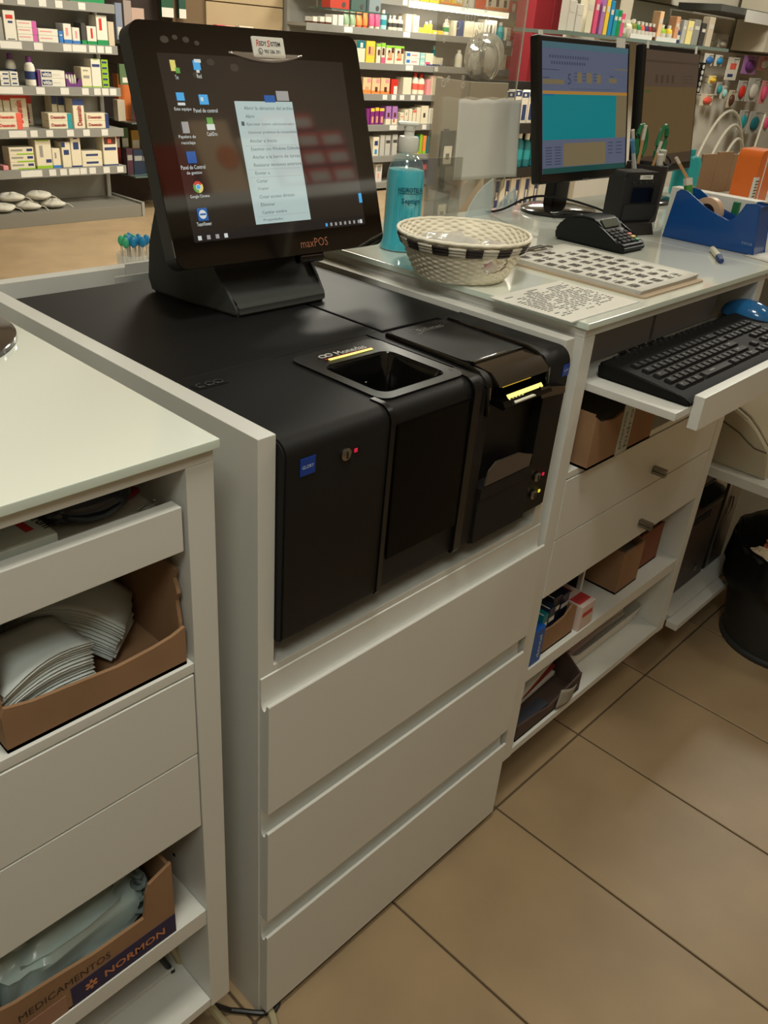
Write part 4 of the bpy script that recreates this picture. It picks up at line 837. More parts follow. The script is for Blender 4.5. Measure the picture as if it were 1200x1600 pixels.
# lower bay, on the shelf
S3 = .3364
obox('cardboard_tray', 'small cardboard tray of blue medicine packs on the middle shelf', .645, .755, .004, .10, S3, .058, .065, .05, .06, front_prof=[(0, .056), (.3, .052), (.65, .056), (.85, .074), (1, .060)])
for i, (x0, x1, y0, y1, h, c, lb) in enumerate(((.652, .668, .012, .09, .082, (30, 130, 140), 'teal medicine pack standing leftmost in the small cardboard tray'), (.670, .690, .012, .09, .088, (36, 48, 70), 'dark blue medicine pack second in the small cardboard tray'), (.693, .718, .02, .09, .096, (40, 44, 52), 'tall near black medicine pack in the small cardboard tray'), (.721, .748, .02, .09, .090, (28, 34, 60), 'navy medicine pack rightmost in the small cardboard tray'))):
    p_ = bx('medicine_pack', mat('pack_%d' % i, c, rough=.35), x0, x1, y0, y1, S3+.0045, S3+h, None); tag(p_, lb, 'pack')
    G().box(-(x1-x0)*.42, (x1-x0)*.42, -(y1-y0)/2-.0004, -(y1-y0)/2+.0004, h*.62, h*.72).done('print_band', PAPER, p_); G().box(-(x1-x0)/2+.0006, -(x1-x0)/2+.003, -(y1-y0)/2+.002, (y1-y0)/2-.002, h-.0046, h-.0042).done('print_edge', PAPER, p_)
bb = bx('blue_pack', mat('pack_bright_blue', (26, 84, 168), rough=.35), .6055, .640, -.003, .09, S3, S3+.078, None, .002); tag(bb, 'bright blue medicine pack with white vertical lettering, left end of shelf', 'pack')
text('dental', .05, .009, frame((.009, -.0468, .012), (0, 0, 1), (-1, 0, 0)), PAPER, bb)
rw = bx('red_white_pack', mat('pack_rw', (205, 186, 178), rough=.3), .764, .812, -.004, .085, S3, S3+.056, None, .002); tag(rw, 'small white pack with red lettering beside the cardboard tray', 'pack')
g = G(); g.box(-.02, .02, -.035, -.012, .0561, .0563); g.box(-.018, .016, -.0449, -.0444, .03, .04); g.box(-.018, .01, .0, .025, .0561, .0563); g.done('red_print', mat('print_redmatte', (185, 60, 60)), rw)
tag(bx('divider_plate', LACQ_IN, .858, .866, .055, .58, S3, S3+.16, None), 'white upright divider plate on the middle shelf', 'divider'); tag(bx('dark_folder', BLKM, .846, .851, .06, .5, S3, S3+.15, None), 'dark folder standing against the white divider plate', 'folder')
obox('cardboard_box', 'plain brown cardboard box in the middle of the middle shelf', .932, 1.018, .014, .20, S3, .097, .10, .10, .10)
tag(bx('packed_contents', mat('contents_grey', (120, 112, 100), rough=.6, noise=.25, nscale=50), .938, 1.012, .022, .19, S3+.005, S3+.083, None, .008), 'grey packed contents inside the plain brown box', 'contents')
obox('display_carton', 'reddish brown carton of small jars at right end of middle shelf', 1.024, 1.135, .03, .20, S3, .092, .095, .09, .09, m=mat('carton_redbrown', (120, 72, 50), rough=.8, noise=.1))
for i in range(4): tag(G().lathe([(.012, 0), (.013, .002), (.013, .086), (.009, .09), (.009, .1), (.001, .101)], n=14).done('jar', mat('jar_pale', (160, 156, 146), rough=.3), None, at=(1.042+.025*i, .052, S3+.0045)), 'small pale jar in the reddish carton, %s from the left' % ['first', 'second', 'third', 'fourth'][i], 'jar', 'jars in the reddish carton')
# bottom board
S4 = .1474
obox('document_box', 'open dark cardboard box of papers on the bottom board', .615, .838, .0, .20, S4, .04, .085, .085, .08, front_prof=[(0, .038), (.3, .030), (.5, .022), (.7, .03), (1, .046)], m=mat('carton_dark', (80, 62, 54), rough=.85, noise=.15), right_prof=[(0, .046), (.2, .075), (.4, .08)])
for i, (z, c, a) in enumerate(((.02, PAPER, .05), (.034, mat('folder_red', (150, 50, 46), rough=.6), .1), (.046, PAPER, .16))):
    tag(G().box(-.09, .09, -.06, .06, 0, .009, .001).done('paper_stack', c, None, at=(.725, .105, S4+z), rz=a), ['lower white paper stack in the dark document box', 'red folder in the dark document box', 'upper white paper stack in the dark document box'][i], 'papers')
g = G(); g.grid(lambda u, v: Vector((.06*u-.03+.01*v, -.0005-.006*math.sin(3*u), .005+.045*v*(1-.4*u))), 10, 6); tag(g.done('torn_flap', mat('flap_grey', (150, 144, 132), rough=.8), None, at=(.775, -.003, S4), thick=.0012), 'torn pale flap hanging over the dark document box', 'flap')
tag(bx('blue_folder', mat('folder_slate', (58, 62, 74), rough=.5), .6195, .73, .0055, .03, S4+.0045, S4+.026, None), 'slate blue folder lying at the front of the document box', 'folder')
tr = thing('plastic_tray', 'white plastic tray of printed leaflets on the bottom board', 'tray', (1.01, .16, S4+.0018))
g = G(); o_ = rrect(-.148, .148, -.125, .125, .02); b_ = rrect(-.135, .135, -.112, .112, .02); n = len(o_)
for i in range(n):
    j = (i+1) % n; g.face([(*b_[i], 0), (*b_[j], 0), (*o_[j], .045), (*o_[i], .045)])
g.face([(*p, .0) for p in b_]); g.done('shell', mat('tray_white', (205, 200, 190), rough=.4), tr, thick=.003)
for i in range(7): tag(G().box(-.125, .125-.004*i, -.10, .10, 0, .0056, .0006).done('leaflet', [PAPER, mat('leaflet_cream', (214, 200, 178)), mat('leaflet_pink', (196, 160, 156))][i % 3], None, at=(1.005, .16, S4+.006+.0063*i), rz=.02*(i % 3-1)), '%s leaflet from the bottom in the white plastic tray' % ['lowest', 'second', 'third', 'fourth', 'fifth', 'sixth', 'topmost'][i], 'leaflet', 'leaflets in the white tray')
# ------------------------------------------------------------------ third unit: printer shelf, computers, bin
for nm_, m_, q_ in (('pull_out_shelf', LACQ, (1.315, 2.125, -.105, .45, .482, .504)), ('shelf_rail', STEEL, (1.32, 1.332, .10, .44, .462, .4815)), ('shelf_bracket', LACQ_IN, (1.315, 2.125, .451, .468, .148, .53))): wbx(nm_, m_, *q_, deskF)
wbx('board_lip', LACQ, 1.2108, 1.492, -.034, -.0065, .1305, .147, deskF)
pr_ = thing('printer', 'beige desktop printer with rounded lid on the pull out shelf', 'printer', (1.56, .08, .5045)); L = pr_.location
BG = mat('printer_beige', (186, 176, 152), rough=.5, noise=.03)
pf = [(-.079, 0), (-.067, .062), (-.058, .073), (-.031, .100), (-.006, .120), (.03, .136), (.10, .150), (.30, .150), (.31, .14), (.31, 0)]
g = G(); g.prism(pf, 'x', 1.345, 1.775); g.bev = True; bmesh.ops.bevel(g.bm, geom=g.bm.edges[:], offset=.003, segments=2, affect='EDGES'); g.done('casing', BG, pr_, M=Matrix.Translation((-L.x, -L.y, 0)), smooth=40)
G().tube([(1.3445-L.x, y-L.y, z) for y, z in ((.15, .12), (.06, .105), (.002, .086), (-.018, .074), (-.039, .0635), (-.066, .0625))], .0018, 6).done('seam', mat('seam_brown', (96, 86, 70)), pr_)
G().prism([(-.060, .0745), (-.032, .1025), (-.006, .1225), (.03, .139), (.03, .141), (-.008, .126), (-.034, .105), (-.063, .0755)], 'x', 1.36, 1.76).done('lid', mat('printer_lid', (176, 166, 142), rough=.4), pr_, M=Matrix.Translation((-L.x, -L.y, 0)))
for i, (x0, x1, y0, m_, lb) in enumerate(((1.285, 1.478, .035, mat('tower_dark', (46, 40, 38), rough=.4), 'dark brown computer tower with drive bay under the printer shelf'), (1.492, 1.60, .036, mat('tower_black', (20, 19, 19), rough=.35), 'slim black computer tower right of the brown one'))):
    t_ = thing('computer_tower', lb, 'computer', ((x0+x1)/2, y0, S4)); w = (x1-x0)/2
    G().box(-w, w, .012, .45, 0, .325, .004).done('case', m_, t_); G().box(-w, w, 0, .0115, .0, .325, .004).done('front_cover', [mat('tower_front', (74, 64, 58), rough=.45), mat('tower_front_b', (26, 25, 26), rough=.3)][i], t_)
    if i == 0:
        G().box(-w+.012, w-.012, -.003, .002, .235, .305, .001).done('drive_bay', BLKG, t_); G().box(-w+.012, w-.012, -.004, .002, .222, .228, .001).done('bay_line', STEEL, t_); G().box(-.05, .03, -.003, .002, .195, .212, .001).done('slot', BLKM, t_); G().box(.03, .045, -.003, .002, .03, .05, .001).done('sticker', STEEL, t_)
    else: G().box(-w, -w+.012, -.004, .002, .01, .315, .001).done('trim_strip', STEEL, t_); G().tube([(.0, -.003, .2), (.006, -.004, .17), (-.002, -.003, .15)], .002, 6).done('lock_bar', STEEL, t_)
bn = thing('waste_bin', 'round dark grey waste bin with a black liner folded over its rim', 'bin', (1.575, -.172, 0))
G().lathe([(.140, 0), (.146, .004), (.147, .012), (.139, .016), (.160, .14), (.180, .285), (.176, .285), (.156, .14), (.135, .02), (.002, .018)], n=40).done('bin_body', mat('bin_grey', (44, 46, 46), rough=.5, noise=.1), bn)
def lin_(u, v):
    a = 2*math.pi*u; w = 1+.012*math.sin(9*a)+.01*math.sin(17*a+1)+.008*math.sin(23*a+v*8)
    if v < .4: t = v/.4; r, z = .188-.008*t, .195+.02*math.sin(7*a)*(1-t)+.09*t
    elif v < .55: t = (v-.4)/.15; r, z = .180-.008*t, .285+.008*math.sin(math.pi*t)
    else: t = (v-.55)/.45; r, z = .172-.045*t, .285-.19*t
    return Vector((r*w*math.cos(a), r*w*math.sin(a), z))
G().grid(lin_, 72, 22, closed_u=True).done('bin_liner', mat('liner_black', (15, 15, 15), rough=.32), bn, smooth=60)
def crump(name, label, loc, s, m, seed):
    random.seed(seed); g = G(); t = bmesh.new(); bmesh.ops.create_icosphere(t, subdivisions=3, radius=1)
    for v in t.verts: v.co *= s*(.75+.35*random.random()); v.co.z *= .6
    g.merge(t, 0); return tag(g.done(name, m, None, at=loc, smooth=0), label, 'rubbish')
crump('crumpled_paper', 'crumpled cream paper lying in the waste bin', (1.525, -.085, .232), .038, mat('paper_cream', (196, 178, 150), rough=.8), 3); crump('crumpled_paper', 'crumpled orange packaging further inside the waste bin', (1.60, -.088, .236), .030, mat('paper_orange', (176, 104, 70), rough=.7), 4); crump('crumpled_paper', 'dark green rubbish at the far side of the waste bin', (1.70, -.13, .235), .03, mat('paper_green', (40, 84, 50), rough=.6), 5); crump('crumpled_paper', 'grey rubbish at the bottom of the waste bin', (1.575, -.20, .12), .09, mat('paper_grey', (110, 106, 100), rough=.8), 6)
ROWS=[
('left','top',1.345,[(2.726,2.975,0.105,'b','white','wide white and green remedy box',1,[('f','green',0.0,0.25)])]),
('left','second',1.100,[(2.205,2.258,0.126,'b','grey','dark grey tall carton',1,[]),
(2.265,2.343,0.165,'b','white','tall white box with red mark',1,[('p','red',0.2,0.8,0.72,0.86),('p','navy',0.35,0.75,0.58,0.66),('p','black',0.2,0.8,0.03,0.06)]),
(2.347,2.479,0.116,'b','white','white box with magenta end',3,[('p','magenta',0.76,1,0,1),('p','pink',0.08,0.66,0.55,0.72)]),
(2.484,2.621,0.078,'b','white','white box with pink lettering',2,[('p','pink',0.08,0.7,0.5,0.68)]),
(2.624,2.656,0.072,'b','blue','narrow blue carton',1,[('p','white',0.2,0.8,0.6,0.7)]),
(2.658,2.717,0.115,'b','white','white box with blue foot',1,[('f','blue',0,0.2),('p','pink',0.3,0.6,0.4,0.8)]),
(2.72,2.775,0.096,'b','white','short white box with blue foot',1,[('f','blue',0,0.2),('p','pink',0.4,0.65,0.35,0.8)]),
(2.786,2.823,0.125,'b','greydark','dark open carton with green foot',1,[('f','green',0,0.2)]),
(2.826,2.897,0.11,'b','white','white box with green foot',1,[('f','green',0,0.2),('p','red',0.4,0.62,0.35,0.9)]),
(2.9,2.982,0.178,'b','white','tall white box with green foot',1,[('f','green',0,0.18),('p','red',0.25,0.5,0.5,0.9)]),
(2.985,3.033,0.145,'b','beige','slim beige packet',1,[])]),
('left','third',0.842,[(2.195,2.257,0.08,'b','white','small white box with navy label',3,[('p','navy',0.3,0.9,0.35,0.7)]),
(2.261,2.316,0.081,'b','white','small white box with blue label',3,[('p','navy',0.2,0.8,0.35,0.7)]),
(2.302,2.37,0.181,'o','white,purple,navy','white rinse bottle with purple cap',1,[]),
(2.378,2.448,0.173,'o','white,purple,navy','white mouthwash bottle with purple cap',1,[]),
(2.447,2.464,0.097,'b','purple','thin purple carton',1,[]),
(2.468,2.639,0.096,'b','white','long white box with navy logo',2,[('T','vitis','navybox',0.06,0.42,0.25,0.75),('p','pale',0.5,0.8,0.4,0.6)]),
(2.643,2.754,0.081,'t','purple,white','purple display tray of white tubes',1,[]),
(2.757,2.833,0.122,'b','cream','cream box with grey label',1,[('p','grey',0.2,0.7,0.8,0.88),('p','grey',0.2,0.8,0.45,0.6),('p','lime',0,1,0,0.06)]),
(2.835,2.908,0.175,'b','white','tall white box with navy label',1,[('p','navy',0.1,0.9,0.72,0.82),('p','lime',0.3,0.7,0.96,1),('f','lime',0,0.04)]),
(2.912,2.966,0.173,'b','lime','small lime green box',5,[('p','navy',0.1,0.8,0.3,0.7)])]),
('left','fourth',0.583,[(2.132,2.306,0.101,'b','cream','lying toothpaste box with coral end',2,[('p','coral',0.78,1,0,1),('T','Desensin','red',0.1,0.7,0.3,0.7)]),
(2.19,2.233,0.21,'b','cream','half hidden upright toothpaste box with red top',1,[('p','red',0,1,0.8,1)]),
(2.237,2.284,0.21,'b','cream','upright toothpaste box with red top',1,[('p','red',0,1,0.78,1)]),
(2.288,2.397,0.211,'b','cream','wide upright toothpaste box with red top',1,[('p','red',0,1,0.84,1),('V','Desensin','red',0.25,0.68,0.12,0.78)]),
(2.387,2.481,0.189,'b','cream','lone upright toothpaste box with red top',1,[('p','red',0,1,0.72,1),('V','Desensin','darkred',0.3,0.75,0.08,0.7)]),
(2.488,2.659,0.097,'b','cream','lying toothpaste box with teal end',2,[('p','teal',0.8,1,0,1),('T','Desensin','darkred',0.1,0.72,0.3,0.72)]),
(2.572,2.614,0.199,'b','cream','slim upright toothpaste box with navy top',1,[('p','navy',0,1,0.72,1)]),
(2.618,2.665,0.191,'b','cream','middle upright toothpaste box with navy top',1,[('p','navy',0,1,0.72,1)]),
(2.67,2.755,0.188,'b','cream','front upright toothpaste box with navy top',1,[('p','navy',0,1,0.78,1),('V','Desensin','darkred',0.3,0.75,0.1,0.76)]),
(2.765,2.937,0.096,'b','cream','lying toothpaste box with navy end',2,[('p','navy',0.84,1,0,1),('T','Desensin','darkred',0.08,0.68,0.3,0.72)])]),
('left','fifth',0.335,[(2.135,2.173,0.028,'b','pink','small flat pink packet',1,[]),
(2.186,2.358,0.139,'b','cream','lying white box with lime wedge',3,[('p','lime',0.3,1,0,0.2),('p','navy',0.72,0.95,0.45,0.8),('p','grey',0.08,0.55,0.5,0.75)]),
(2.371,2.485,0.183,'b','cream','upright cream box with lime foot',1,[('f','lime',0,0.1),('p','lime',0.1,0.9,0.95,1),('p','grey',0.25,0.45,0.4,0.8),('p','navy',0.6,0.95,0.2,0.32)]),
(2.486,2.546,0.125,'b','cream','narrow white box with blue foot',1,[('f','blue',0,0.14),('p','grey',0.3,0.5,0.5,0.8)]),
(2.558,2.625,0.164,'b','cream','white box with blue corner label',1,[('p','navy',0.2,0.8,0.5,0.7),('p','navy',0,0.4,0.8,1)]),
(2.627,2.703,0.191,'b','cream','tall white box with blue logo',1,[('p','navy',0.25,0.8,0.6,0.85),('f','navy',0,0.05),('p','navy',0.3,0.7,0.95,1)]),
(2.704,2.862,0.101,'b','cream','wide white box with blue lettering',2,[('p','navy',0.2,0.8,0.35,0.65)]),
(2.872,2.989,0.198,'b','cream','white box with orange picture on top',1,[('p','brown',0.1,0.9,0.72,0.96),('p','coral',0.35,0.6,0.76,0.9),('p','navy',0.1,0.9,0.52,0.62),('f','navy',0,0.04)])]),
('right','top',1.590,[(5.994,6.121,0.045,'b','cream','cream box',1,[]),
(6.131,6.252,0.055,'b','yellow','yellow box with pale top',1,[('p','cream',0,1,0.5,1)]),
(6.261,6.403,0.066,'b','yellow','yellow photo box',1,[('p','skin',0.2,0.7,0.3,0.8)]),
(6.413,6.559,0.078,'b','yellow','yellow and orange photo box',1,[('p','orange',0,1,0,0.25),('p','skin',0.3,0.8,0.3,0.8)]),
(6.569,6.737,0.09,'b','yellow','wide yellow photo box',1,[('p','orange',0,1,0,0.2),('p','cream',0.3,0.9,0.3,0.9)]),
(6.766,6.843,0.102,'b','white','slim white box',1,[('p','grey',0.3,0.6,0.3,0.9)]),
(6.853,6.921,0.108,'b','white','slim white box with grey edge',1,[('p','grey',0.7,1,0,1)]),
(6.931,7.089,0.117,'b','orangered','plain orange box',1,[]),
(7.101,7.212,0.118,'b','cream','hair colour box with orange foot',1,[('f','orange',0,0.25),('p','brown',0.2,0.6,0.3,0.8)]),
(7.224,7.337,0.122,'b','cream','hair dye carton with orange foot',1,[('f','orange',0,0.25),('p','brown',0.2,0.6,0.3,0.8)]),
(7.349,7.465,0.126,'b','cream','photo carton with orange foot',1,[('f','orange',0,0.25),('p','brown',0.2,0.6,0.3,0.8)]),
(7.48,7.609,0.104,'b','red','red carton with white bottle picture',1,[('p','white',0.3,0.7,0.1,0.8)])]),
('right','second',1.345,[(4.846,4.895,0.047,'b','white','small white carton on brown base',1,[('f','brown',0,0.3)]),
(4.923,4.973,0.052,'b','white','narrow white carton on brown base',1,[('f','brown',0,0.3)]),
(4.987,5.052,0.056,'b','white','plain white carton on brown base',1,[('f','brown',0,0.3)]),
(5.066,5.117,0.075,'b','white','tall slim white carton',1,[]),
(5.132,5.191,0.079,'b','white','slim white carton',1,[]),
(5.213,5.28,0.089,'u','sage,cream','sage green tube',1,[]),
(5.288,5.356,0.09,'u','sage,cream','grey green tube',1,[]),
(5.364,5.433,0.09,'u','orange,orangered','orange tube with red cap',1,[]),
(5.44,5.495,0.113,'u','orange,orangered','tall orange tube with red cap',1,[]),
(5.518,5.581,0.123,'u','pink2,cream','pink tube with white cap',1,[]),
(5.59,5.654,0.123,'u','pink2,cream','rose tube with white cap',1,[]),
(5.661,5.733,0.152,'o','tealpale,white,teal','pale teal pump bottle',1,[]),
(5.752,5.793,0.114,'o','cream,white,greydark','slim white bottle with black print',1,[]),
(5.801,5.868,0.117,'o','cream,white,greydark','white bottle with black label',1,[]),
(5.877,5.944,0.117,'o','cream,white,greydark','rounded white bottle with black label',1,[]),
(5.96,6.036,0.138,'b','cream','tall cream box with pale edge',1,[('p','white',0.6,1,0,1)]),
(6.063,6.141,0.134,'b','cream','cream carton with yellow print',1,[('p','yellowpale',0.2,0.6,0.4,0.8)]),
(6.148,6.236,0.044,'b','yellow','short yellow carton',1,[]),
(6.158,6.211,0.145,'b','yellowpale','slim cream carton behind yellow one',1,[]),
(6.242,6.295,0.094,'o','yellow,white,yellow','small yellow bottle',1,[]),
(6.295,6.34,0.107,'o','yellow,cream,yellow','thin yellow bottle',1,[]),
(6.346,6.41,0.029,'b','yellow','low yellow carton with white print',1,[('p','white',0.2,0.8,0.3,0.6)]),
(6.419,6.493,0.033,'b','yellow','low bright yellow carton',1,[]),
(6.522,6.588,0.132,'o','cream,white,green','cream bottle with green foot',1,[]),
(6.636,6.683,0.128,'b','cream','thin cream carton',1,[]),
(6.693,6.789,0.133,'b','navy','dark blue carton',1,[]),
(6.8,6.937,0.135,'b','cream','wide white carton',1,[]),
(6.949,7.079,0.133,'b','cream','broad white carton',1,[]),
(7.108,7.304,0.166,'b','white','white holder with two thermometers',1,[('p','greydark',0.2,0.85,0.1,0.75),('p','white',0.25,0.45,0.1,0.8),('p','white',0.6,0.8,0.1,0.75)]),
(7.287,7.36,0.146,'o','teal,white,teal','white topped teal roll on',1,[]),
(7.371,7.456,0.157,'o','teal,white,teal','tall white topped teal roll on',1,[]),
(7.472,7.548,0.118,'b','cream','cream carton with black dot',1,[('p','black',0.4,0.6,0.3,0.4)]),
(7.548,7.614,0.122,'b','red','narrow red carton',1,[])]),
('right','third',1.082,[(5.359,5.468,0.167,'b','cream','white box with teal top',1,[('p','tealdark',0,1,0.65,1),('p','white',0.4,0.7,0.68,0.9)]),
(5.477,5.589,0.168,'b','yellow','yellow hair colour box',1,[('p','skin',0.15,0.85,0.35,0.75),('p','brown',0.3,0.45,0.4,0.75)]),
(5.606,5.663,0.153,'b','cream','narrow green topped photo box',1,[('p','limebright',0,1,0.85,1),('p','brown',0.3,0.8,0.4,0.7)]),
(5.671,5.72,0.161,'b','cream','slim green topped photo box',1,[('p','limebright',0,1,0.8,1),('p','brown',0.2,0.8,0.4,0.75),('p','pink2',0,1,0,0.3)]),
(5.729,5.838,0.145,'b','cream','green topped hair colour box',1,[('p','limebright',0,1,0.85,1),('p','brown',0.25,0.5,0.45,0.75),('p','skin',0.3,0.8,0.25,0.6),('p','brown',0.65,0.95,0.6,0.9),('p','coral',0.2,0.7,0.2,0.32)]),
(5.847,5.966,0.145,'b','cream','wide green topped hair colour box',1,[('p','limebright',0,1,0.85,1),('p','brown',0.25,0.5,0.45,0.75),('p','skin',0.3,0.8,0.25,0.6),('p','brown',0.65,0.95,0.6,0.9),('p','coral',0.2,0.7,0.2,0.32)]),
(5.995,6.188,0.107,'b','white','white box with blue round logo',2,[('p','blue',0.05,0.3,0.3,0.8),('p','pink',0.4,0.8,0.4,0.6)]),
(6.198,6.261,0.102,'b','tealpale','teal and white carton',2,[('p','white',0,1,0.3,0.5)]),
(6.271,6.38,0.105,'b','cream','white carton with pink and navy foot',1,[('p','pink2',0,0.6,0.1,0.3),('p','navy',0.1,1,0,0.12)]),
(6.393,6.523,0.073,'b','cream','low white carton with navy foot',1,[('f','navy',0,0.22)]),
(6.497,6.554,0.167,'o','teal,tealpale,white','teal spray bottle',1,[]),
(6.759,6.837,0.151,'o','white,white,cream','white round bottle',1,[]),
(7.018,7.079,0.167,'o','white,white,cream','small white roll on',1,[]),
(7.09,7.162,0.17,'o','white,white,cream','white roll on stick',1,[]),
(7.237,7.311,0.171,'b','cream','cream upright carton',1,[]),
(7.324,7.41,0.152,'b','white','square white carton',1,[]),
(7.456,7.532,0.14,'b','cream','slim cream carton',1,[]),
(7.601,7.646,0.127,'b','red','thin red carton',1,[])]),
('right','fourth',0.835,[(5.46,5.565,0.13,'b','peach','peach photo box with orange foot',1,[('f','orange',0,0.25),('p','pink',0.5,0.9,0.7,0.95),('p','skin',0.3,0.7,0.2,0.45)]),
(5.573,5.681,0.127,'b','peach','peach photo box with dark haired picture',1,[('f','orange',0,0.2),('p','brown',0.4,0.7,0.12,0.45),('p','pink',0.5,0.9,0.7,0.95)]),
(5.689,5.807,0.13,'b','peach','wide peach photo box',1,[('f','orange',0,0.2),('p','brown',0.4,0.7,0.12,0.45),('p','pink',0.5,0.9,0.7,0.95)]),
(5.825,5.919,0.123,'b','red','red carton with white bottle print',1,[('p','white',0.4,0.9,0,0.55)]),
(5.988,6.103,0.142,'b','cream','broad plain cream box',1,[]),
(6.145,6.218,0.188,'o','cream,red,coral','white lotion bottle with red cap',1,[]),
(6.228,6.31,0.18,'o','cream,red,coral','rounded lotion bottle with red cap',1,[]),
(6.323,6.37,0.133,'b','pink','pale pink carton',1,[]),
(6.377,6.452,0.167,'b','cream','tall cream carton with pink side',1,[('p','pink',0,0.2,0,1)]),
(6.462,6.547,0.164,'b','cream','cream carton with grey spot',1,[('p','grey',0.3,0.6,0.6,0.8)])]),
('right','fifth',0.580,[(5.53,5.572,0.132,'b','purple2','thin purple carton',1,[]),
(5.58,5.63,0.137,'b','purple2','slim purple carton with yellow top',1,[('p','yellow',0,1,0.8,1),('p','skin',0.3,0.8,0.1,0.5)]),
(5.638,5.689,0.143,'b','purple2','purple carton with yellow top',1,[('p','yellow',0,1,0.8,1),('p','skin',0.3,0.8,0.1,0.5)]),
(5.698,5.757,0.138,'b','purple2','wide purple carton with yellow top',1,[('p','yellow',0,1,0.82,1),('p','skin',0.3,0.8,0.1,0.5)]),
(5.782,5.851,0.154,'b','lilac','lilac photo carton with white foot',1,[('f','cream',0,0.3),('p','brown',0.3,0.7,0.4,0.65)]),
(5.869,5.939,0.154,'b','lilac','lilac photo carton with red foot',1,[('f','cream',0,0.3),('p','red',0.2,0.5,0.1,0.3),('p','brown',0.3,0.7,0.4,0.65)]),
(5.978,6.031,0.1,'b','cream','short cream carton',1,[('p','coral',0.2,0.8,0.6,0.7)]),
(6.039,6.093,0.127,'b','cream','cream carton with navy foot',1,[('f','navy',0.03,0.25),('p','grey',0.3,0.6,0.6,0.8)]),
(6.101,6.147,0.133,'b','cream','slim cream carton',1,[]),
(6.157,6.203,0.122,'b','cream','cream carton with red top',1,[('p','coral',0,1,0.82,1)]),
(6.21,6.266,0.144,'b','cream','plain upright cream carton',1,[]),
(6.274,6.378,0.161,'b','cream','wide cream carton with black logo',1,[('p','greydark',0.3,0.6,0.35,0.6)]),
(6.398,6.465,0.139,'b','white','white upright carton',1,[]),
(6.483,6.522,0.156,'b','cream','thin cream carton',1,[]),
(6.522,6.6,0.151,'b','bluebright','blue carton with white band',1,[('p','white',0,1,0.4,0.62)]),
(6.601,6.65,0.145,'b','bluebright','narrow bright blue carton',1,[]),
(6.66,6.74,0.14,'b','white','white carton with blue line',1,[('p','bluebright',0,1,0.8,0.85)]),
(6.75,6.811,0.14,'b','white','slim white carton with grey print',1,[('p','grey',0.2,0.6,0.3,0.7)])]),
('right','sixth',0.310,[(5.637,5.715,0.165,'b','cream','pale blister card with blue print',1,[('p','navy',0.2,0.8,0.55,0.8),('p','bluebright',0.3,0.7,0.1,0.35)]),
(5.731,5.792,0.18,'b','greypale','clear blister card',1,[]),
(5.801,5.871,0.178,'b','greypale','clear blister card with dark top',1,[('p','greydark',0.1,0.9,0.6,0.75)]),
(5.898,5.969,0.182,'b','greypale','grey blister card',1,[('p','greydark',0.1,0.9,0.6,0.75)]),
(6.218,6.284,0.166,'b','tealdark','dark teal carton',1,[('f','yellow',0,0.15)]),
(6.292,6.331,0.176,'b','lime','slim green carton',1,[]),
(6.341,6.389,0.164,'b','orange','orange carton',1,[('f','lime',0,0.15)]),
(6.399,6.438,0.157,'b','tealdark','narrow teal carton',1,[]),
(6.449,6.498,0.138,'b','olive','olive carton with yellow side',1,[('p','yellow',0.6,1,0,0.6)]),
(6.508,6.557,0.131,'b','pale','white carton with pink edge',1,[]),
(6.567,6.617,0.124,'b','pale','slim white carton with black edge',1,[('p','black',0.8,1,0,1)])]),
('right','bottom',0.075,[(5.694,5.782,0.164,'b','pale','white card with grey print',1,[('p','grey',0.2,0.8,0.6,0.9),('p','pink',0.3,0.5,0.2,0.5)]),
(6.144,6.287,0.187,'b','brown','brown printed booklet',1,[]),
(6.297,6.443,0.17,'b','brown','open brown leaflet',1,[('p','coral',0.5,0.9,0.5,0.8)]),
(6.382,6.52,0.197,'b','pale','white leaflet with red and blue print',1,[('p','coral',0.5,0.95,0.65,0.9),('p','blue',0.2,0.8,0.3,0.5)]),
(6.529,6.66,0.192,'b','peach','peach leaflet with red spot',1,[('p','coral',0.2,0.7,0.7,0.95),('p','tealpale',0,0.5,0,0.3)])])]
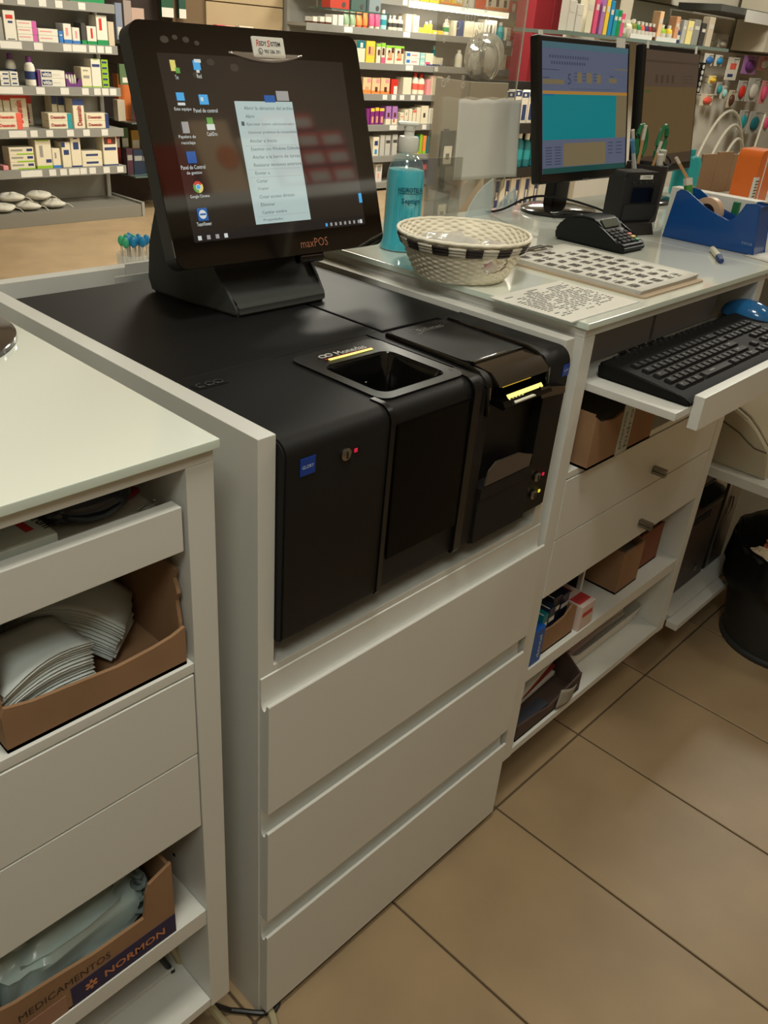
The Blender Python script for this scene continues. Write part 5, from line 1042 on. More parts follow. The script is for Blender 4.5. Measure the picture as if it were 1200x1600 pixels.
# ------------------------------------------------------------------ shelving at the far side of the shop
ORDN = ['first', 'second', 'third', 'fourth', 'fifth', 'sixth', 'seventh', 'eighth', 'ninth', 'tenth', 'eleventh', 'twelfth', 'thirteenth', 'fourteenth', 'fifteenth', 'sixteenth', 'seventeenth', 'eighteenth', 'nineteenth', 'twentieth', 'twenty-first', 'twenty-second', 'twenty-third', 'twenty-fourth', 'twenty-fifth', 'twenty-sixth', 'twenty-seventh', 'twenty-eighth', 'twenty-ninth', 'thirtieth', 'thirty-first', 'thirty-second', 'thirty-third', 'thirty-fourth']
def gondola(name, label, x0, x1, yf, levels, tags, yb=5.60, plinth=True, shelf_x=None):
    r = thing(name, label, 'shelving', ((x0+x1)/2, yb, 0)); L = r.location
    wbx('back_panel', SHELFG, x0, x1, yb, yb+.02, .05, 2.3, r, 0)
    for x in (x0, x1-.03): wbx('upright', SHELFG, x, x+.03, yb-.03, yb-.0005, .05, 2.3, r, 0)
    for i, z in enumerate(levels):
        sx0, sx1 = (shelf_x or {}).get(i, (x0, x1))
        s = wbx('shelf', SHELFG, sx0, sx1, yf+.006, yb-.031, z-.022, z-.0008, r, 0)
        c = (sx0+sx1)/2
        rail = G().prism([(0, -.052), (.005, -.052), (.005, .002), (0, .0)], 'x', -(sx1-sx0)/2, (sx1-sx0)/2).done('price_rail', mat('rail_grey', (138, 137, 131), rough=.4), s, at=(0, yf-(yf+yb-.025)/2, .022))
        for (tx, tw) in tags.get(i, []):
            if sx0+tw/2 < tx < sx1-tw/2: G().box(-tw/2, tw/2, -.002, -.0002, -.045, -.004, .0004, seg=1).done('price_tag', PAPER, s, at=(tx-c, yf-(yf+yb-.025)/2, .022))
    if plinth:
        wbx('plinth', mat('plinth_grey', (126, 122, 112), rough=.5), x0-.1, x1+.02, 5.19, yb+.02, .0, .085, r, .002); wbx('plinth_end', SHELFG, x1+.022, x1+.045, 5.185, yb+.02, 0, .1, r, .002)
    return r
LV = [1.345, 1.10, .842, .583, .335]
lt = {0: [(2.24, .05), (2.38, .05), (2.52, .05), (2.63, .05), (2.79, .05)], 1: [(2.28, .14), (2.46, .06), (2.66, .06), (2.72, .05), (2.77, .05), (2.84, .05), (2.9, .05), (2.96, .05)],
      2: [(2.24, .16), (2.44, .06), (2.61, .06), (2.76, .05), (2.85, .05), (2.91, .05), (2.97, .05)], 3: [(2.25, .12), (2.36, .05), (2.47, .05), (2.62, .05), (2.74, .05), (2.88, .05)], 4: [(2.31, .15), (2.46, .05), (2.54, .05), (2.62, .08), (2.69, .05), (2.76, .05), (2.87, .05), (2.98, .05)]}
gondola('wall_shelving', 'grey metal shelving of toothpaste boxes, left of the touchscreen', 1.55, 3.03, 5.33, LV, lt)
RV = [1.59, 1.345, 1.082, .835, .58, .31, .075]
rt = {0: [(5.9, .06), (6.4, .06), (6.95, .06)], 1: [(5.22, .1), (5.95, .09), (6.95, .08), (7.5, .08)], 2: [(6.02, .1), (6.4, .05)], 3: [(5.72, .06), (5.84, .06), (5.95, .06), (6.1, .06), (6.2, .06)], 4: [(5.86, .1), (6.3, .06)]}
gondola('wall_shelving', 'grey metal shelving of cosmetics with lit top shelf, right of the touchscreen', 4.75, 7.62, 5.33, RV, rt, plinth=False)
tag(bx('shelf_light', mat('shelf_light_lit', (255, 246, 222), emit=1.4), 5.95, 7.42, 5.318, 5.328, 1.535, 1.585, None, 0), 'bright lit strip along the front of the top cosmetics shelf', 'light')
sl = bpy.data.lights.new('shelf_lamp', 'AREA'); sl.shape = 'RECTANGLE'; sl.size = 1.4; sl.size_y = .04; sl.energy = 3.5; sl.color = (1, .93, .8); so_ = bpy.data.objects.new('shelf_lamp', sl); COL.objects.link(so_); so_.location = (6.65, 5.30, 1.53); so_.rotation_euler = (math.radians(35), 0, 0)
def product(k, w, h, d, cols, prints):
    g = G(); c = cols.split(','); ms = [pm(c[0])]
    def mi(key):
        m = pm(key)
        if m not in ms: ms.append(m)
        return ms.index(m)
    if k == 'b':
        g.box(-w/2, w/2, 0, d, 0, h, min(.0018, w*.06), mi=0, seg=1)
        e = 0
        for p in prints:
            e += .0003
            if p[0] == 'f': # a printed foot that runs round the carton
                g.box(-w/2-.0004, w/2+.0004, -.0004-e, d, h*p[2], h*p[3], 0, mi(p[1]))
            elif p[0] == 'p':
                _, cc, u0, u1, v0, v1 = p; y = -.0006-e; a, b = -w/2+w*u0, -w/2+w*u1
                g.box(a, b, y, .0005, h*v0+.0004, h*v1-.0004, 0, mi(cc))
            else:
                _, s_, cc, u0, u1, v0, v1 = p; a = -w/2+w*u0
                if cc == 'navybox': g.box(a-.004, a+w*(u1-u0)+.004, -.0012, .0005, h*v0-.004, h*v1+.004, 0, mi('navy')); cm = mi('white')
                else: cm = mi(cc)
                if p[0] == 'T': put_text(g, s_, w*(u1-u0), h*(v1-v0), XZ((a, -.0016, h*v0)), cm, bold=.03)
                else: put_text(g, s_, h*(v1-v0), w*(u1-u0), frame((-w/2+w*u1, -.0016, h*v0), (0, 0, 1), (-1, 0, 0)), cm, bold=.03)
    elif k == 'o':
        r = w/2; g.lathe([(r*.92, 0), (r, .004), (r, h*.60), (r*.85, h*.72), (r*.45, h*.80), (r*.45, h*.83)], n=14, c=(0, r, 0)); g.lathe([(r*.5, h*.80), (r*.52, h*.99), (r*.3, h)], n=12, c=(0, r, 0), mi=mi(c[1]))
        if len(c) > 2: g.lathe([(r*1.01, h*.22), (r*1.01, h*.5)], n=14, c=(0, r, 0), mi=mi(c[2]), cap=False)
    elif k == 'u':
        r = w/2; cm = mi(c[1])
        V = [[(r*.8, r*.8, 0), (r*.8, r*.8, h*.16)], [(r*.95, r*.9, h*.16), (r, r*.85, h*.55), (r, r*.1, h)]]
        for q, mm in zip(V, (cm, 0)):
            rings = [[g.bm.verts.new((a*math.cos(t*math.pi/6), r+b*math.sin(t*math.pi/6), z)) for t in range(12)] for a, b, z in q]
            for A, B in zip(rings, rings[1:]):
                for t in range(12): g.bm.faces.new((A[t], A[(t+1) % 12], B[(t+1) % 12], B[t])).material_index = mm
            g.bm.faces.new(rings[0][::-1]).material_index = mm; g.bm.faces.new(rings[-1]).material_index = mm
    elif k == 't':
        g.prism([(-w/2, 0), (w/2, 0), (w/2, h*.62), (w*.36, h*.62), (w*.22, h*.25), (-w*.22, h*.25), (-w*.36, h*.62), (-w/2, h*.62)], 'y', 0, .004); g.box(-w/2, w/2, d-.004, d, 0, h); g.box(-w/2, -w/2+.004, .004, d-.004, 0, h*.62); g.box(w/2-.004, w/2, .004, d-.004, 0, h*.62); g.box(-w/2+.004, w/2-.004, .004, d-.004, 0, .006)
        for q in range(4): g.lathe([(w*.07, .007), (w*.085, h*.5), (w*.05, h*.9)], n=10, c=(-w*.27+w*.18*q, d*.4, 0), mi=mi(c[1]))
    return g, ms
TIER = {2: ['lower', 'upper'], 3: ['bottom', 'middle', 'top'], 5: ['lowest', 'second lowest', 'middle', 'second highest', 'topmost']}
for side, row, z, items in ROWS:
    y0 = 5.36; used = []
    for i, (x0, x1, h, k, cols, desc, n, prints) in enumerate(items):
        w = x1-x0-.003; d = .10 if k in 'bt' else w
        yy = y0
        for a, b, yb in used:
            if x0 < b-.001 and x1 > a+.001: yy = max(yy, yb+.002)
        used.append((x0, x1, yy+d))
        first = None; grp = 'stock on the %s shelf %s of the touchscreen' % (row, side)
        for q in range(n):
            hh = h/n-.0008
            if first is None: g, ms = product(k, w, hh, d, cols, prints); o = g.done({'b': 'product_box', 'o': 'product_bottle', 'u': 'product_tube', 't': 'display_tray'}[k], ms, None, smooth=30); first = o
            else: o = first.copy(); COL.objects.link(o)
            o.location = ((x0+x1)/2, yy, z+(h/n)*q)
            tag(o, '%s%s, %s from left, %s shelf %s of touchscreen' % ((TIER[n][q]+' ') if n > 1 else '', desc, ORDN[i], row, side), {'b': 'box', 'o': 'bottle', 'u': 'tube', 't': 'tray'}[k], grp)
# pouches on the left plinth
random.seed(9)
for i, (x, y, z, a) in enumerate(((2.06, 5.30, .086, .1), (2.245, 5.31, .086, -.1), (2.43, 5.32, .086, .15), (2.15, 5.34, .142, .1), (2.34, 5.34, .142, -.05))):
    p = [random.uniform(0, 6) for _ in range(3)]
    g = G()
    g.grid(lambda u, v: Vector((.085*math.cos(2*math.pi*u)*math.sin(math.pi*v)*(1+.12*math.sin(5*u*6.28+p[0])), .08*math.sin(2*math.pi*u)*math.sin(math.pi*v), .027*(1-math.cos(math.pi*v))*(1+.1*math.sin(3*u*6.28+p[1])))), 20, 10, closed_u=True); g.tube([(.07, -.03, .03), (.10, -.05, .02), (.115, -.07, .0)], .003, 6)
    tag(g.done('cloth_pouch', mat('pouch_white', (196, 192, 178), rough=.7, noise=.2, nscale=25), None, at=(x, y, z), rz=a, smooth=60), 'crumpled white pouch on the left shelving plinth, ' + ['lower left one', 'lower middle one', 'lower right one', 'upper left one', 'upper right one'][i], 'pouch', 'pouches on the left plinth')
# glass side display between the two shelvings
sd = thing('side_display', 'dark side display with glass shelves beside the toothpaste shelving', 'display', (3.42, 5.75, 0))
bx('back_panel', mat('dark_backing', (58, 46, 40), rough=.7), -.38, .22, -.03, .0, .0, 1.9, sd, 0)
for z in (.255, .62, 1.12): G().box(-.33, .20, -.44, -.031, 0, .008).done('glass_shelf', mat('shelf_glass_dark', (88, 108, 100), rough=.08, coat=.5), sd, at=(0, 0, z-.008))
for i, (x, y, z, w, h, c, lb) in enumerate(((3.12, 5.42, .2555, .05, .18, (70, 40, 52), 'maroon'), (3.19, 5.42, .2555, .08, .17, (30, 44, 66), 'dark blue'), (3.28, 5.44, .2555, .09, .16, (28, 40, 58), 'navy'), (3.39, 5.44, .2555, .085, .15, (30, 38, 54), 'slate blue'), (3.12, 5.60, .2555, .07, .30, (150, 50, 50), 'red and white'), (3.21, 5.62, .2555, .06, .30, (70, 110, 66), 'green'), (3.30, 5.62, .2555, .07, .28, (180, 140, 50), 'ochre'))):
    o = bx('display_pack', mat('pack_'+lb, c, rough=.4), x-w/2, x+w/2, y, y+.06, z, z+h, None, .002); tag(o, '%s pack on the side display bottom glass shelf' % lb, 'pack')
    G().box(-w*.4, w*.4, -.0306, -.029, h*.55, h*.75).done('print_patch', PAPER if i > 3 else pm('grey'), o)
for i, (x, y, z, w, h, c, lb) in enumerate(((3.22, 5.36, .6205, .08, .20, (226, 128, 60), 'left orange and pink pack'), (3.31, 5.36, .6205, .08, .20, (222, 116, 58), 'right orange and pink pack'), (3.16, 5.50, .6205, .10, .30, (206, 116, 60), 'tall orange carton behind two orange packs'), (3.08, 5.42, .6205, .06, .14, (180, 170, 150), 'low beige carton at the left'))):
    o = bx('display_pack', mat('pack_'+lb.split()[0]+str(i), c, rough=.4), x-w/2, x+w/2, y, y+.06, z, z+h, None, .002); tag(o, lb+' on the side display middle shelf', 'pack')
    if i < 2: G().box(-w/2-.0004, w/2+.0004, -.0306, .03, 0, h*.45).done('print_foot', pm('pink2'), o); G().box(-w*.3, w*.3, -.031, -.029, h*.7, h*.82).done('print_patch', pm('navy'), o)
for i, (x, z, w, h, c, lb) in enumerate(((3.12, .86, .09, .13, (86, 110, 74), 'green blister pack on a lower hook of the side display'), (3.20, 1.0, .10, .10, (150, 148, 140), 'grey blister pack on a hook of the side display'), (3.10, 1.14, .05, .22, (120, 130, 150), 'narrow bluish pack left on the upper glass shelf of the side display'), (3.17, 1.14, .06, .24, (150, 136, 130), 'grey pink pack on the upper glass shelf of the side display'), (3.25, 1.14, .10, .20, (176, 150, 136), 'wide pinkish carton on the upper glass shelf of the side display'), (3.12, 1.38, .05, .18, (170, 160, 150), 'pale hanging pack high on the side display'), (3.24, 1.40, .13, .24, (196, 168, 156), 'large pale pink hanging pack high on the side display'))):
    o = bx('hanging_pack', mat('hang_%d' % i, c, rough=.35), x-w/2, x+w/2, 5.40, 5.425, z, z+h, None, .002); tag(o, lb, 'pack')
    G().box(-w*.3, w*.3, -.0131, -.012, h*.1, h*.35).done('print_patch', pm('pale'), o)
    if z not in (1.14,): G().tube([(0, .013, h-.01), (0, .3, h-.01)], .003, 6).done('hook', STEEL, o)
# tan slatwall seen above the touchscreen
sw = thing('slatwall', 'tan grooved slatwall seen above the touchscreen', 'wall panel', (4.15, 5.6, 0))
TAN = mat('slat_tan', (164, 144, 112), rough=.7, noise=.06, nscale=3)
for k in range(13): G().box(-.18, .58, 0, .02, 0, .165, .004).done('slat', TAN, sw, at=(0, 0, .06+.172*k))
for k in range(13): G().box(-.30, -.19, -.005, .02, 0, .165, .004).done('slat', TAN, sw, at=(-.29, 0, .06+.172*k)) if 0 else None
G().box(-.47, .59, .0205, .03, .05, 2.3).done('backing', mat('slat_back', (104, 84, 60), rough=.8), sw)
for i, (x, w, h, c, lb) in enumerate(((3.60, .10, .2, (30, 76, 52), 'dark green carton left of the slatwall, high'), (3.73, .06, .2, (34, 70, 56), 'narrow green carton left of the slatwall, high'))):
    o = bx('hanging_pack', mat('greenpack%d' % i, c, rough=.4), x-w/2, x+w/2, 5.56, 5.59, 1.30, 1.30+h, None, .002); tag(o, lb, 'pack'); G().tube([(0, .0152, h*.9), (0, .045, h*.9)], .003, 6).done('hook', STEEL, o)
    G().box(-w*.35, w*.35, -.0156, -.014, .12, .14).done('print_patch', pm('sage'), o); G().box(-w*.5, w*.5, -.0156, -.014, 0, .06).done('print_foot', pm('pale'), o)
for i, (x, w, h, c, lb) in enumerate(((4.05, .07, .05, (214, 70, 90), 'small red pack on a ledge of the slatwall'), (4.14, .09, .05, (214, 150, 140), 'pink and white pack on a ledge of the slatwall'), (4.30, .14, .055, (205, 196, 176), 'long cream pack on a ledge of the slatwall'))):
    tag(bx('ledge_pack', mat('ledgepack%d' % i, c, rough=.4), x-w/2, x+w/2, 5.53, 5.58, 1.2285, 1.2285+h, None, .002), lb, 'pack')
tag(bx('slat_ledge', LACQ, 3.99, 4.42, 5.5, 5.5985, 1.215, 1.228, None), 'small white ledge fixed on the tan slatwall', 'shelf')
sb = thing('glass_cabinet_shelf', 'glass shelf of red and dark boxes above the touchscreen corner', 'shelf', (4.86, 4.9, 1.44)); G().box(-.33, .30, -.1, .16, 0, .01).done('pane', mat('pane_green', (60, 84, 76), rough=.08, coat=.5), sb); 
for x in (-.3, .27): G().tube([(x, .1, .01), (x, .1, .9)], .006, 8).done('rod', STEEL, sb)
for i, (x, w, c, lb) in enumerate(((4.66, .2, (170, 60, 46), 'red box on the glass shelf above the touchscreen corner'), (4.86, .16, (70, 90, 84), 'dark green box on the glass shelf above the touchscreen corner'), (5.04, .13, (120, 132, 134), 'grey box with dark print on the glass shelf above the touchscreen corner'))):
    o = bx('shelf_box', mat('shelfbox%d' % i, c, rough=.4), x-w/2, x+w/2, 4.85, 4.95, 1.4505, 1.62, None, .003); tag(o, lb, 'box'); G().lathe([(.018, 0), (.018, .001)], n=14, M=XZ((w*.2, -.0512, .03))).done('print_dot', pm('greydark'), o)
# strip of small goods and red column beside the cosmetics
up = thing('hanging_strip', 'white perforated post hung with small red and brown packs', 'display', (7.61, 5.28, .5)); G().box(.05, .10, 0, .04, 0, 1.6, .003).done('post', mat('post_white', (196, 190, 174), rough=.5), up)
hm = G()
for k in range(26): hm.box(.066, .084, -.001, .001, .03+.06*k, .055+.06*k)
hm.done('post_holes', BLKM, up)
random.seed(12)
for k in range(14):
    for c_ in range(3):
        o = G().box(-.024, .024, -.012, .012, -.07, 0, .003, seg=1).done('mini_pack', [pm('red'), pm('brown'), pm('coral'), pm('greydark'), pm('pale')][random.randrange(5)], None, at=(7.48+.056*c_, 5.24, .78+.085*k+.075)); G().tube([(0, .0121, -.01), (0, .12, -.01)], .002, 5).done('hook', STEEL, o)
        tag(o, 'tiny %s pack on the hanging strip, row %s from bottom, %s column' % ('coloured', ORDN[k], ['left', 'middle', 'right'][c_]), 'pack', 'packs on the hanging strip')
bx('strip_bar', STEEL, -.10, .05, .03, .04, 1.55, 1.58, up)
rc = thing('red_column', 'red panelled display column behind the first monitor', 'column', (6.96, 4.6, 0)); RED = mat('column_red', (112, 22, 32), rough=.45)
G().box(-.25, .25, -.1, .1, 0, 2.2, .004).done('column_body', RED, rc); G().box(.02, .20, -.108, -.1005, .1, 2.1, .003).done('inset_panel', mat('column_red_dark', (98, 18, 28), rough=.45), rc)
# promotional stand behind the perspex
ST = thing('promo_stand', 'grey and dark display stand of dental packs behind the perspex', 'display', (5.55, 3.9, 0)); DK = mat('stand_dark', (36, 32, 30), rough=.6); SG = mat('stand_grey', (136, 128, 114), rough=.6, noise=.05)
G().box(-.78, -.36, -.33, -.30, 0, 1.06, .004).done('front_panel', SG, ST); G().box(-.36, .52, .0, .02, 0, 1.06, .003).done('back_panel', DK, ST); G().box(-.78, -.745, -.2995, .02, 0, 1.06, .003).done('side_panel', SG, ST); G().box(.50, .525, -.28, -.001, 0, 1.02, .003).done('side_panel', DK, ST)
for z in (.135, .455, .78): G().box(-.355, .498, -.30, -.001, 0, .018, .002).done('shelf', DK if z > .2 else SHELFG, ST, at=(0, 0, z-.018)); G().box(-.355, .498, -.31, -.301, -.05, .022, .002).done('shelf_edge', DK if z > .2 else SHELFG, ST, at=(0, 0, z-.018))
def sp_(z, items, row):
    for i, (x, w, h, k, cols, pr, lb) in enumerate(items):
        g, ms = product(k, w, h, .07 if k == 'b' else w, cols, pr); o = g.done({'b': 'dental_pack', 'o': 'mouthwash_bottle'}[k], ms, None, at=(x, 3.64, z+.0005), smooth=30); tag(o, '%s, %s from left on %s shelf of promotional stand' % (lb, ORDN[i], row), {'b': 'pack', 'o': 'bottle'}[k], 'stock on the promotional stand')
sp_(.78, [(5.24+.095*i, .085, .23-.01*(i % 2), 'b', 'pale', [('p', 'navy', .2, .8, .1, .6), ('p', 'navy', 0, 1, .82, 1), ('p', 'white', .3, .6, .86, .94)], 'white pack with dark blue panel') for i in range(8)], 'upper')
sp_(.455, [(5.26+.105*i, .08, .25+.015*(i % 2), 'o', 'tealdark,white,teal', [], 'teal mouthwash bottle with white cap') for i in range(7)], 'middle')
sp_(.135, [(5.28+.135*i, .12, .24, 'b', 'pale', [('p', 'navy', .55, .95, .1, .95), ('p', 'greydark', .1, .4, .15, .3), ('p', 'pale', .65, .85, .35, .6)], 'white pack with blue stripe') for i in range(6)], 'lower')
for i, (x, lb) in enumerate(((4.80, 'low'), (4.81, 'high'))):
    o = bx('poster_frame', BLKM, 4.55, 4.70, 3.62, 3.64, [.10, .50][i], [.33, .74][i], None, .002); tag(o, 'dark framed notice standing left of the promotional stand, %s one' % lb, 'notice'); G().box(-.045, .045, -.0108, -.0098, .02, .14).done('paper', PAPER, o); G().box(-.02, .02, -.0112, -.0108, .05, .09).done('print', INK, o)
tag(bx('notice_post', DK, 4.60, 4.65, 3.645, 3.66, 0, .75, None), 'thin dark post carrying two framed notices', 'post')
bgm = thing('plastic_bag', 'crumpled clear plastic bag of dark cloth on the promotional stand', 'bag', (5.02, 3.70, 1.0605))
random.seed(21); ph_ = [random.uniform(0, 6) for _ in range(4)]
def bagf(s, wob): return lambda u, v: Vector((s*.17*math.cos(2*math.pi*u)*math.sin(math.pi*v)**.7*(1+wob*math.sin(7*u*6.28+ph_[0]+5*v)), s*.10*math.sin(2*math.pi*u)*math.sin(math.pi*v)**.7*(1+wob*math.sin(5*u*6.28+ph_[1])), s*.14*(1-math.cos(math.pi*v))*(1+wob*.6*math.sin(4*u*6.28+ph_[2]))))
g = G(); g.grid(bagf(1, .2), 30, 16, closed_u=True); g.done('film', clear('bag_film', tint=(.9, .9, .88), haze=.25, fac=1.5, hazecol=(.6, .58, .52)), bgm, smooth=25)
g = G(); g.grid(bagf(.78, .22), 24, 12, closed_u=True); g.done('cloth', mat('cloth_dark', (60, 50, 42), rough=.8), bgm, at=(.01, 0, .002))
# ------------------------------------------------------------------ accessory wall at the right
AW = thing('accessory_display', 'pale accessory wall with dark top shelf and pegboard at the right', 'wall panel', (4.2, 1.9, 0)); PEG = mat('pegboard', (222, 216, 202), rough=.7, noise=.04)
G().box(-.60, 3.2, 0, .03, .05, 1.36, .002).done('pegboard', PEG, AW); G().box(-.85, 3.2, .031, .05, .05, 2.3, .002).done('back_board', mat('board_tan', (212, 206, 190), rough=.8), AW)
for z in (1.54, 1.44): G().box(-.8, .35, .02, .0305, 0, .006).done('groove', mat('groove_dark', (84, 76, 62), rough=.8), AW, at=(0, 0, z))
ash = G().box(-1.32, .20, -.28, .0, 0, .014).done('display_shelf', mat('shelf_glass_b', (120, 136, 128), rough=.08, coat=.6), AW, at=(0, -.01, 1.352))
G().box(.1, .9, -.24, .0, 0, .03).done('top_shelf', mat('top_shelf_grey', (92, 92, 88), rough=.5), AW, at=(0, -.005, 1.53)); G().box(-.85, .06, -.22, .0, 0, .02).done('top_shelf', MC['top_shelf_grey'], AW, at=(0, -.005, 1.62))
G().box(.86, 2.0, -.2, -.002, 1.372, 2.2, .003).done('white_header', mat('panel_white', (214, 206, 186), rough=.6), AW)
for i, (x0, x1, z0, z1, lb) in enumerate(((4.60, 4.98, 1.50, 1.555, 'wide white shelf label above the pegboard'), (4.78, 4.96, 1.375, 1.445, 'square white card hanging above the pegboard'))): tag(bx('white_card', PAPER, x0, x1, 1.645 if i == 0 else 1.88, 1.654 if i == 0 else 1.8985, z0, z1, None), lb, 'card')
AX = [(2.936, 0.055, .11, 'pale', 'pale upright brush pack'), (2.993, 0.050, .10, 'pale', 'slim cream pack'), (3.071, 0.049, .14, 'cream', 'tall cream booklet'), (3.122, 0.030, .145, 'pink2', 'pink notebook'), (3.172, 0.030, .14, 'lilac', 'lilac notebook'), (3.209, 0.030, .142, 'yellow', 'yellow notebook'), (3.245, 0.030, .13, 'bluebright', 'blue notebook'),
      (3.283, 0.031, .10, 'teal', 'teal striped pen pack'), (3.315, 0.031, .10, 'green', 'green striped pen pack'), (3.347, 0.031, .09, 'pink2', 'pink striped pen pack'), (3.380, 0.032, .075, 'sage', 'sage tube'), (3.430, 0.038, .07, 'cream', 'cream tube'), (3.470, 0.038, .075, 'olive', 'olive tube'), (3.510, 0.034, .07, 'green', 'green tube'), (3.545, 0.034, .07, 'coral', 'coral tube'), (3.580, 0.034, .068, 'navy', 'navy tube'), (3.616, 0.035, .068, 'darkred', 'dark red tube'),
      (3.652, 0.035, .068, 'brown', 'brown jar'), (3.688, 0.035, .12, 'peach', 'peach photo card'), (3.750, 0.050, .07, 'lime', 'lime jar'), (3.812, 0.040, .07, 'yellow', 'yellow jar'), (3.857, 0.037, .11, 'skin', 'photo card of a child'), (3.896, 0.037, .07, 'navy', 'blue jar'), (3.935, 0.037, .10, 'greypale', 'grey blister pack'), (3.995, 0.058, .10, 'yellowpale', 'pale yellow pack'), (4.063, 0.065, .11, 'grey', 'grey boxed pack'), (4.139, 0.050, .10, 'greydark', 'dark boxed pack'), (4.217, 0.060, .13, 'beige', 'beige hanging box')]
for i, (x, w, h, c, lb) in enumerate(AX):
    tub = 'tube' in lb or 'jar' in lb
    g, ms = product('o' if tub else 'b', w, h, .04, c+(',white,pale' if tub else ''), [] if tub else [('p', 'pale', .15, .85, .6, .75)]); o = g.done('accessory', ms, None, at=(x, 1.645, 1.3665), smooth=30); tag(o, '%s standing %s from left on the accessory shelf' % (lb, ORDN[i]), 'accessory', 'accessories on the glass shelf')
    if tub: o.name = 'accessory_jar'
for i, (x, lb) in enumerate(((3.50, 'left'), (3.74, 'right'))): tag(bx('shelf_label', PAPER, x-.1, x+.1, 1.628, 1.632, 1.352, 1.385, None, 0), '%s white label strip on the accessory shelf edge' % lb, 'label')
tag(bx('sign_card', mat('sign_cream', (196, 186, 166)), 3.40, 3.50, 1.70, 1.706, 1.3665, 1.585, None, 0), 'cream sign card with small dark lettering behind the notebooks', 'sign')
text('TIRZ', .07, .03, XZ((-.035, -.0034, .165)), INK, bpy.data.objects['sign_card'])
def peg(label, x, z, w, h, m, m2=None, cat='pack'):
    r = thing('hanging_pack', label, cat, (x, 1.80, z)); G().box(-w/2, w/2, -.006, .0, -h, 0, .002).done('card', m, r); G().tube([(0, .09, -.01), (0, -.03, -.01), (0, -.035, -.004)], .0025, 6).done('hook', STEEL, r)
    if m2: G().sph((0, -.012, -h*.55), (w*.34, .014, h*.32), u=12, v=8).done('blister', m2, r)
    return r
for lb, x, z, w, h, a, b in (
    ('white card with red print hanging high on the pegboard', 4.920, 1.334, 0.150, 0.117, 'white', None),
    ('purple blister pack right of the white card on the pegboard', 5.152, 1.352, 0.200, 0.098, 'lilac', 'purple'),
    ('clear hook shaped pack at the upper right of the pegboard', 5.345, 1.355, 0.120, 0.075, 'pink', 'white'),
    ('red teether blister pack on the pegboard', 5.119, 1.219, 0.118, 0.110, 'greypale', 'red'),
    ('clear bottle blister pack right of the red teether', 5.285, 1.236, 0.165, 0.130, 'greypale', 'pale'),
    ('pink blister pack at the right edge, middle row', 5.460, 1.226, 0.100, 0.130, 'pink', 'pink2'),
    ('teal brush blister pack in the lower pegboard row', 5.250, 1.059, 0.118, 0.120, 'greypale', 'teal'),
    ('green soother blister pack in the lower pegboard row', 5.435, 1.052, 0.180, 0.128, 'greypale', 'tealdark'),
    ('pink soother pack at the right edge, lower row', 5.620, 1.045, 0.096, 0.115, 'pale', 'pink2'),
    ('small blue and white clip pack upper left on the pegboard', 4.585, 1.341, 0.105, 0.060, 'white', 'blue'),
    ('second blue and white clip pack upper left on the pegboard', 4.716, 1.339, 0.090, 0.056, 'white', 'bluebright'),
    ('small yellow pack in the pegboard middle', 4.691, 1.235, 0.090, 0.040, 'yellowpale', 'yellow'),
    ('teal dropper pack in the pegboard middle', 4.800, 1.205, 0.066, 0.070, 'greypale', 'teal'),
    ('clear dropper pack beside the teal one', 4.879, 1.185, 0.068, 0.067, 'pale', 'tealpale'),
    ('brown strip pack below the white card', 5.000, 1.166, 0.080, 0.095, 'beige', 'brown'),
    ('cream pack with red print beside the monitor', 4.680, 1.142, 0.150, 0.060, 'cream', 'coral'),
    ('small silver pack highest on the pegboard', 4.710, 1.415, 0.105, 0.040, 'greypale', 'white')):
    pk_ = peg(lb, x, z, w, h, pm(a), pm(b) if b else None)
    if not b: G().box(-.04, .04, -.0075, -.0062, -.06, -.03).done('print_patch', pm('coral'), pk_); G().box(-.05, .02, -.0075, -.0062, -.10, -.085).done('print_patch', pm('navy'), pk_)
bs = thing('bottle_strip', 'black strip of round white dots hanging beside the second monitor', 'pack', (4.47, 1.78, 1.295)); G().box(-.07, .06, -.004, 0, -.15, 0, .002).done('card', BLKM, bs)
for k in range(5):
    for c_ in range(2): G().lathe([(.0115, 0), (.0115, .003)], n=14, M=XZ((-.035+.06*c_, -.0075, -.02-.028*k))).done('dot', PAPER, bs)
G().tube([(0, .11, -.01), (0, -.02, -.01)], .0025, 6).done('hook', STEEL, bs)
TUBEM = mat('tube_white', (206, 200, 184), rough=.35)
for i in range(4):
    yy = 1.72-.03*i; s_ = 1-.2*i; xp, zp = 4.87+.03*i, 1.062-.072*i
    P_ = bez((xp-.36*s_, yy, zp-.36+.04*i), (xp-.26*s_, yy, zp-.12), (xp-.14*s_, yy, zp+.0), (xp, yy, zp), 10)+bez((xp, yy, zp), (xp+.12*s_, yy, zp), (xp+.28*s_, yy, zp-.10), (xp+.36*s_, yy, max(zp-.40, .668)), 10)[1:]
    tag(G().tube(P_, .0085, 8).done('plastic_hose', TUBEM, None), ['outermost', 'second', 'third', 'innermost'][i]+' arched white plastic hose behind the cardboard', 'hose')
tag(G().tube([(4.98, 1.56, 1.06), (4.86, 1.54, .62)], .006, 8).done('straight_rod', TUBEM, None), 'thin straight white rod crossing the arched hoses', 'rod')
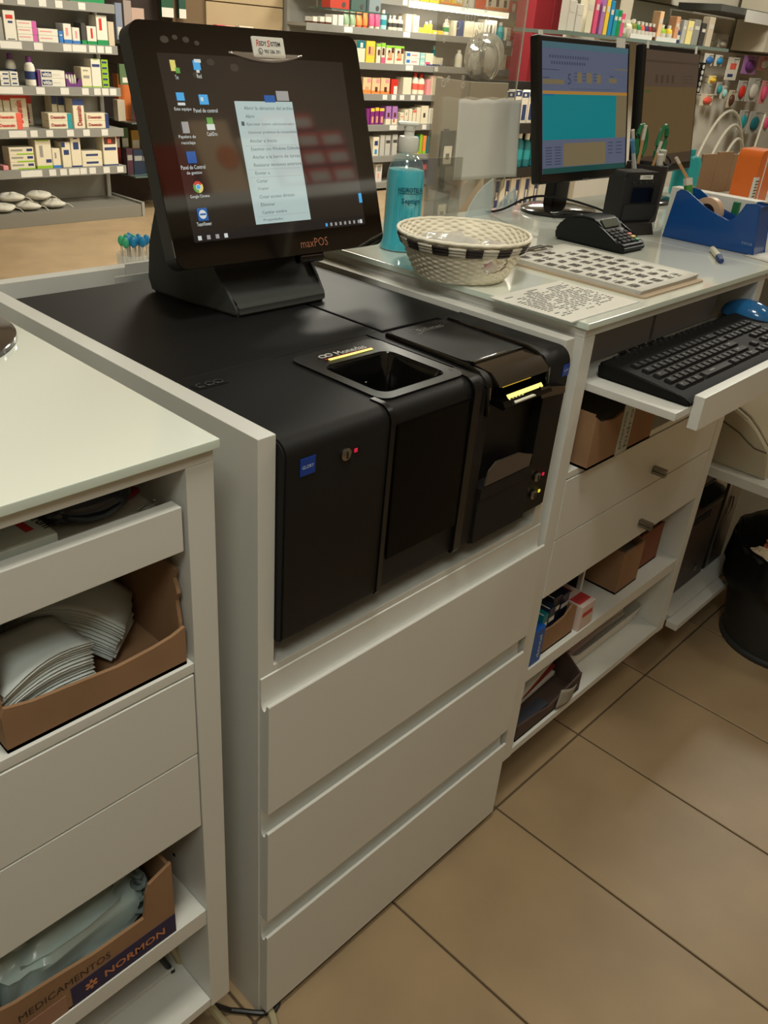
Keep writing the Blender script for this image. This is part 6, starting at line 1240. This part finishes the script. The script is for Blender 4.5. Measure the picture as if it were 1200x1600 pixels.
pk = thing('small_counter', 'pale ledge below the pegboard behind the hoses', 'shelf', (5.35, 1.75, .62)); G().box(-.35, .8, -.10, .14, 0, .02, .003).done('board', mat('ledge_pale', (176, 168, 146), rough=.5), pk); G().box(-.35, .8, -.10, -.085, -.5, -.0005, .002).done('front_panel', mat('ledge_dark', (120, 116, 100), rough=.6), pk); G().box(-.1, .7, -.08, .1, .021, .14, .004).done('drawer_block', mat('ledge_grey', (150, 148, 132), rough=.5), pk)
# ------------------------------------------------------------------ shelf behind the till, seen mirrored in the touchscreen
RS = thing('back_shelf', 'pale wall shelf behind the till, mirrored in the touchscreen', 'shelf', (1.5, -1.445, 1.76)); G().box(-.75, .95, 0, .24, 0, .05, .003).done('board', LACQ, RS)
for x in (-.6, .1, .8): G().prism([(0, -.16), (.2, 0), (0, 0)], 'x', x, x+.02).done('bracket', LACQ_IN, RS)
BI = [(1.15, .13, .19, (176, 70, 40), 'red brown carton'), (1.345, .16, .27, (236, 206, 164), 'cream carton with orange disc'), (1.50, .11, .20, (226, 220, 206), 'white carton')]
def bsb(x, w, z, h, c, lb, k):
    o = bx('back_shelf_box', mat('bsb_%d_%d_%d' % c, c, rough=.5), x-w/2, x+w/2, -1.40, -1.22, z, z+h, None, .003); tag(o, lb+' on the shelf mirrored in the touchscreen', 'box')
    if k == 1: G().lathe([(.045, 0), (.045, .001)], n=24, M=frame((.03, .091, .13), (-1, 0, 0), (0, 0, 1))).done('print_disc', pm('orange'), o)
    if k == 2: G().box(-w*.4, w*.4, .09, .0908, h*.25, h*.75).done('print_patch', PAPER, o); G().box(-w*.5, w*.5, .09, .0906, 0, h*.14).done('print_band', BLKM, o)
for i, (x, w, h, c, lb) in enumerate(BI): bsb(x, w, 1.8105, h, c, lb, i if i == 1 else 0)
for i, x in enumerate((1.635, 1.755, 1.875)):
    for k in range(4 if i < 2 else 3): bsb(x, .112, 1.8105+.0715*k, .0705, (226, 92, 74), '%s red and white carton of the %s stack' % (['lowest', 'second', 'third', 'topmost'][k], ['left', 'middle', 'right'][i]), 2)
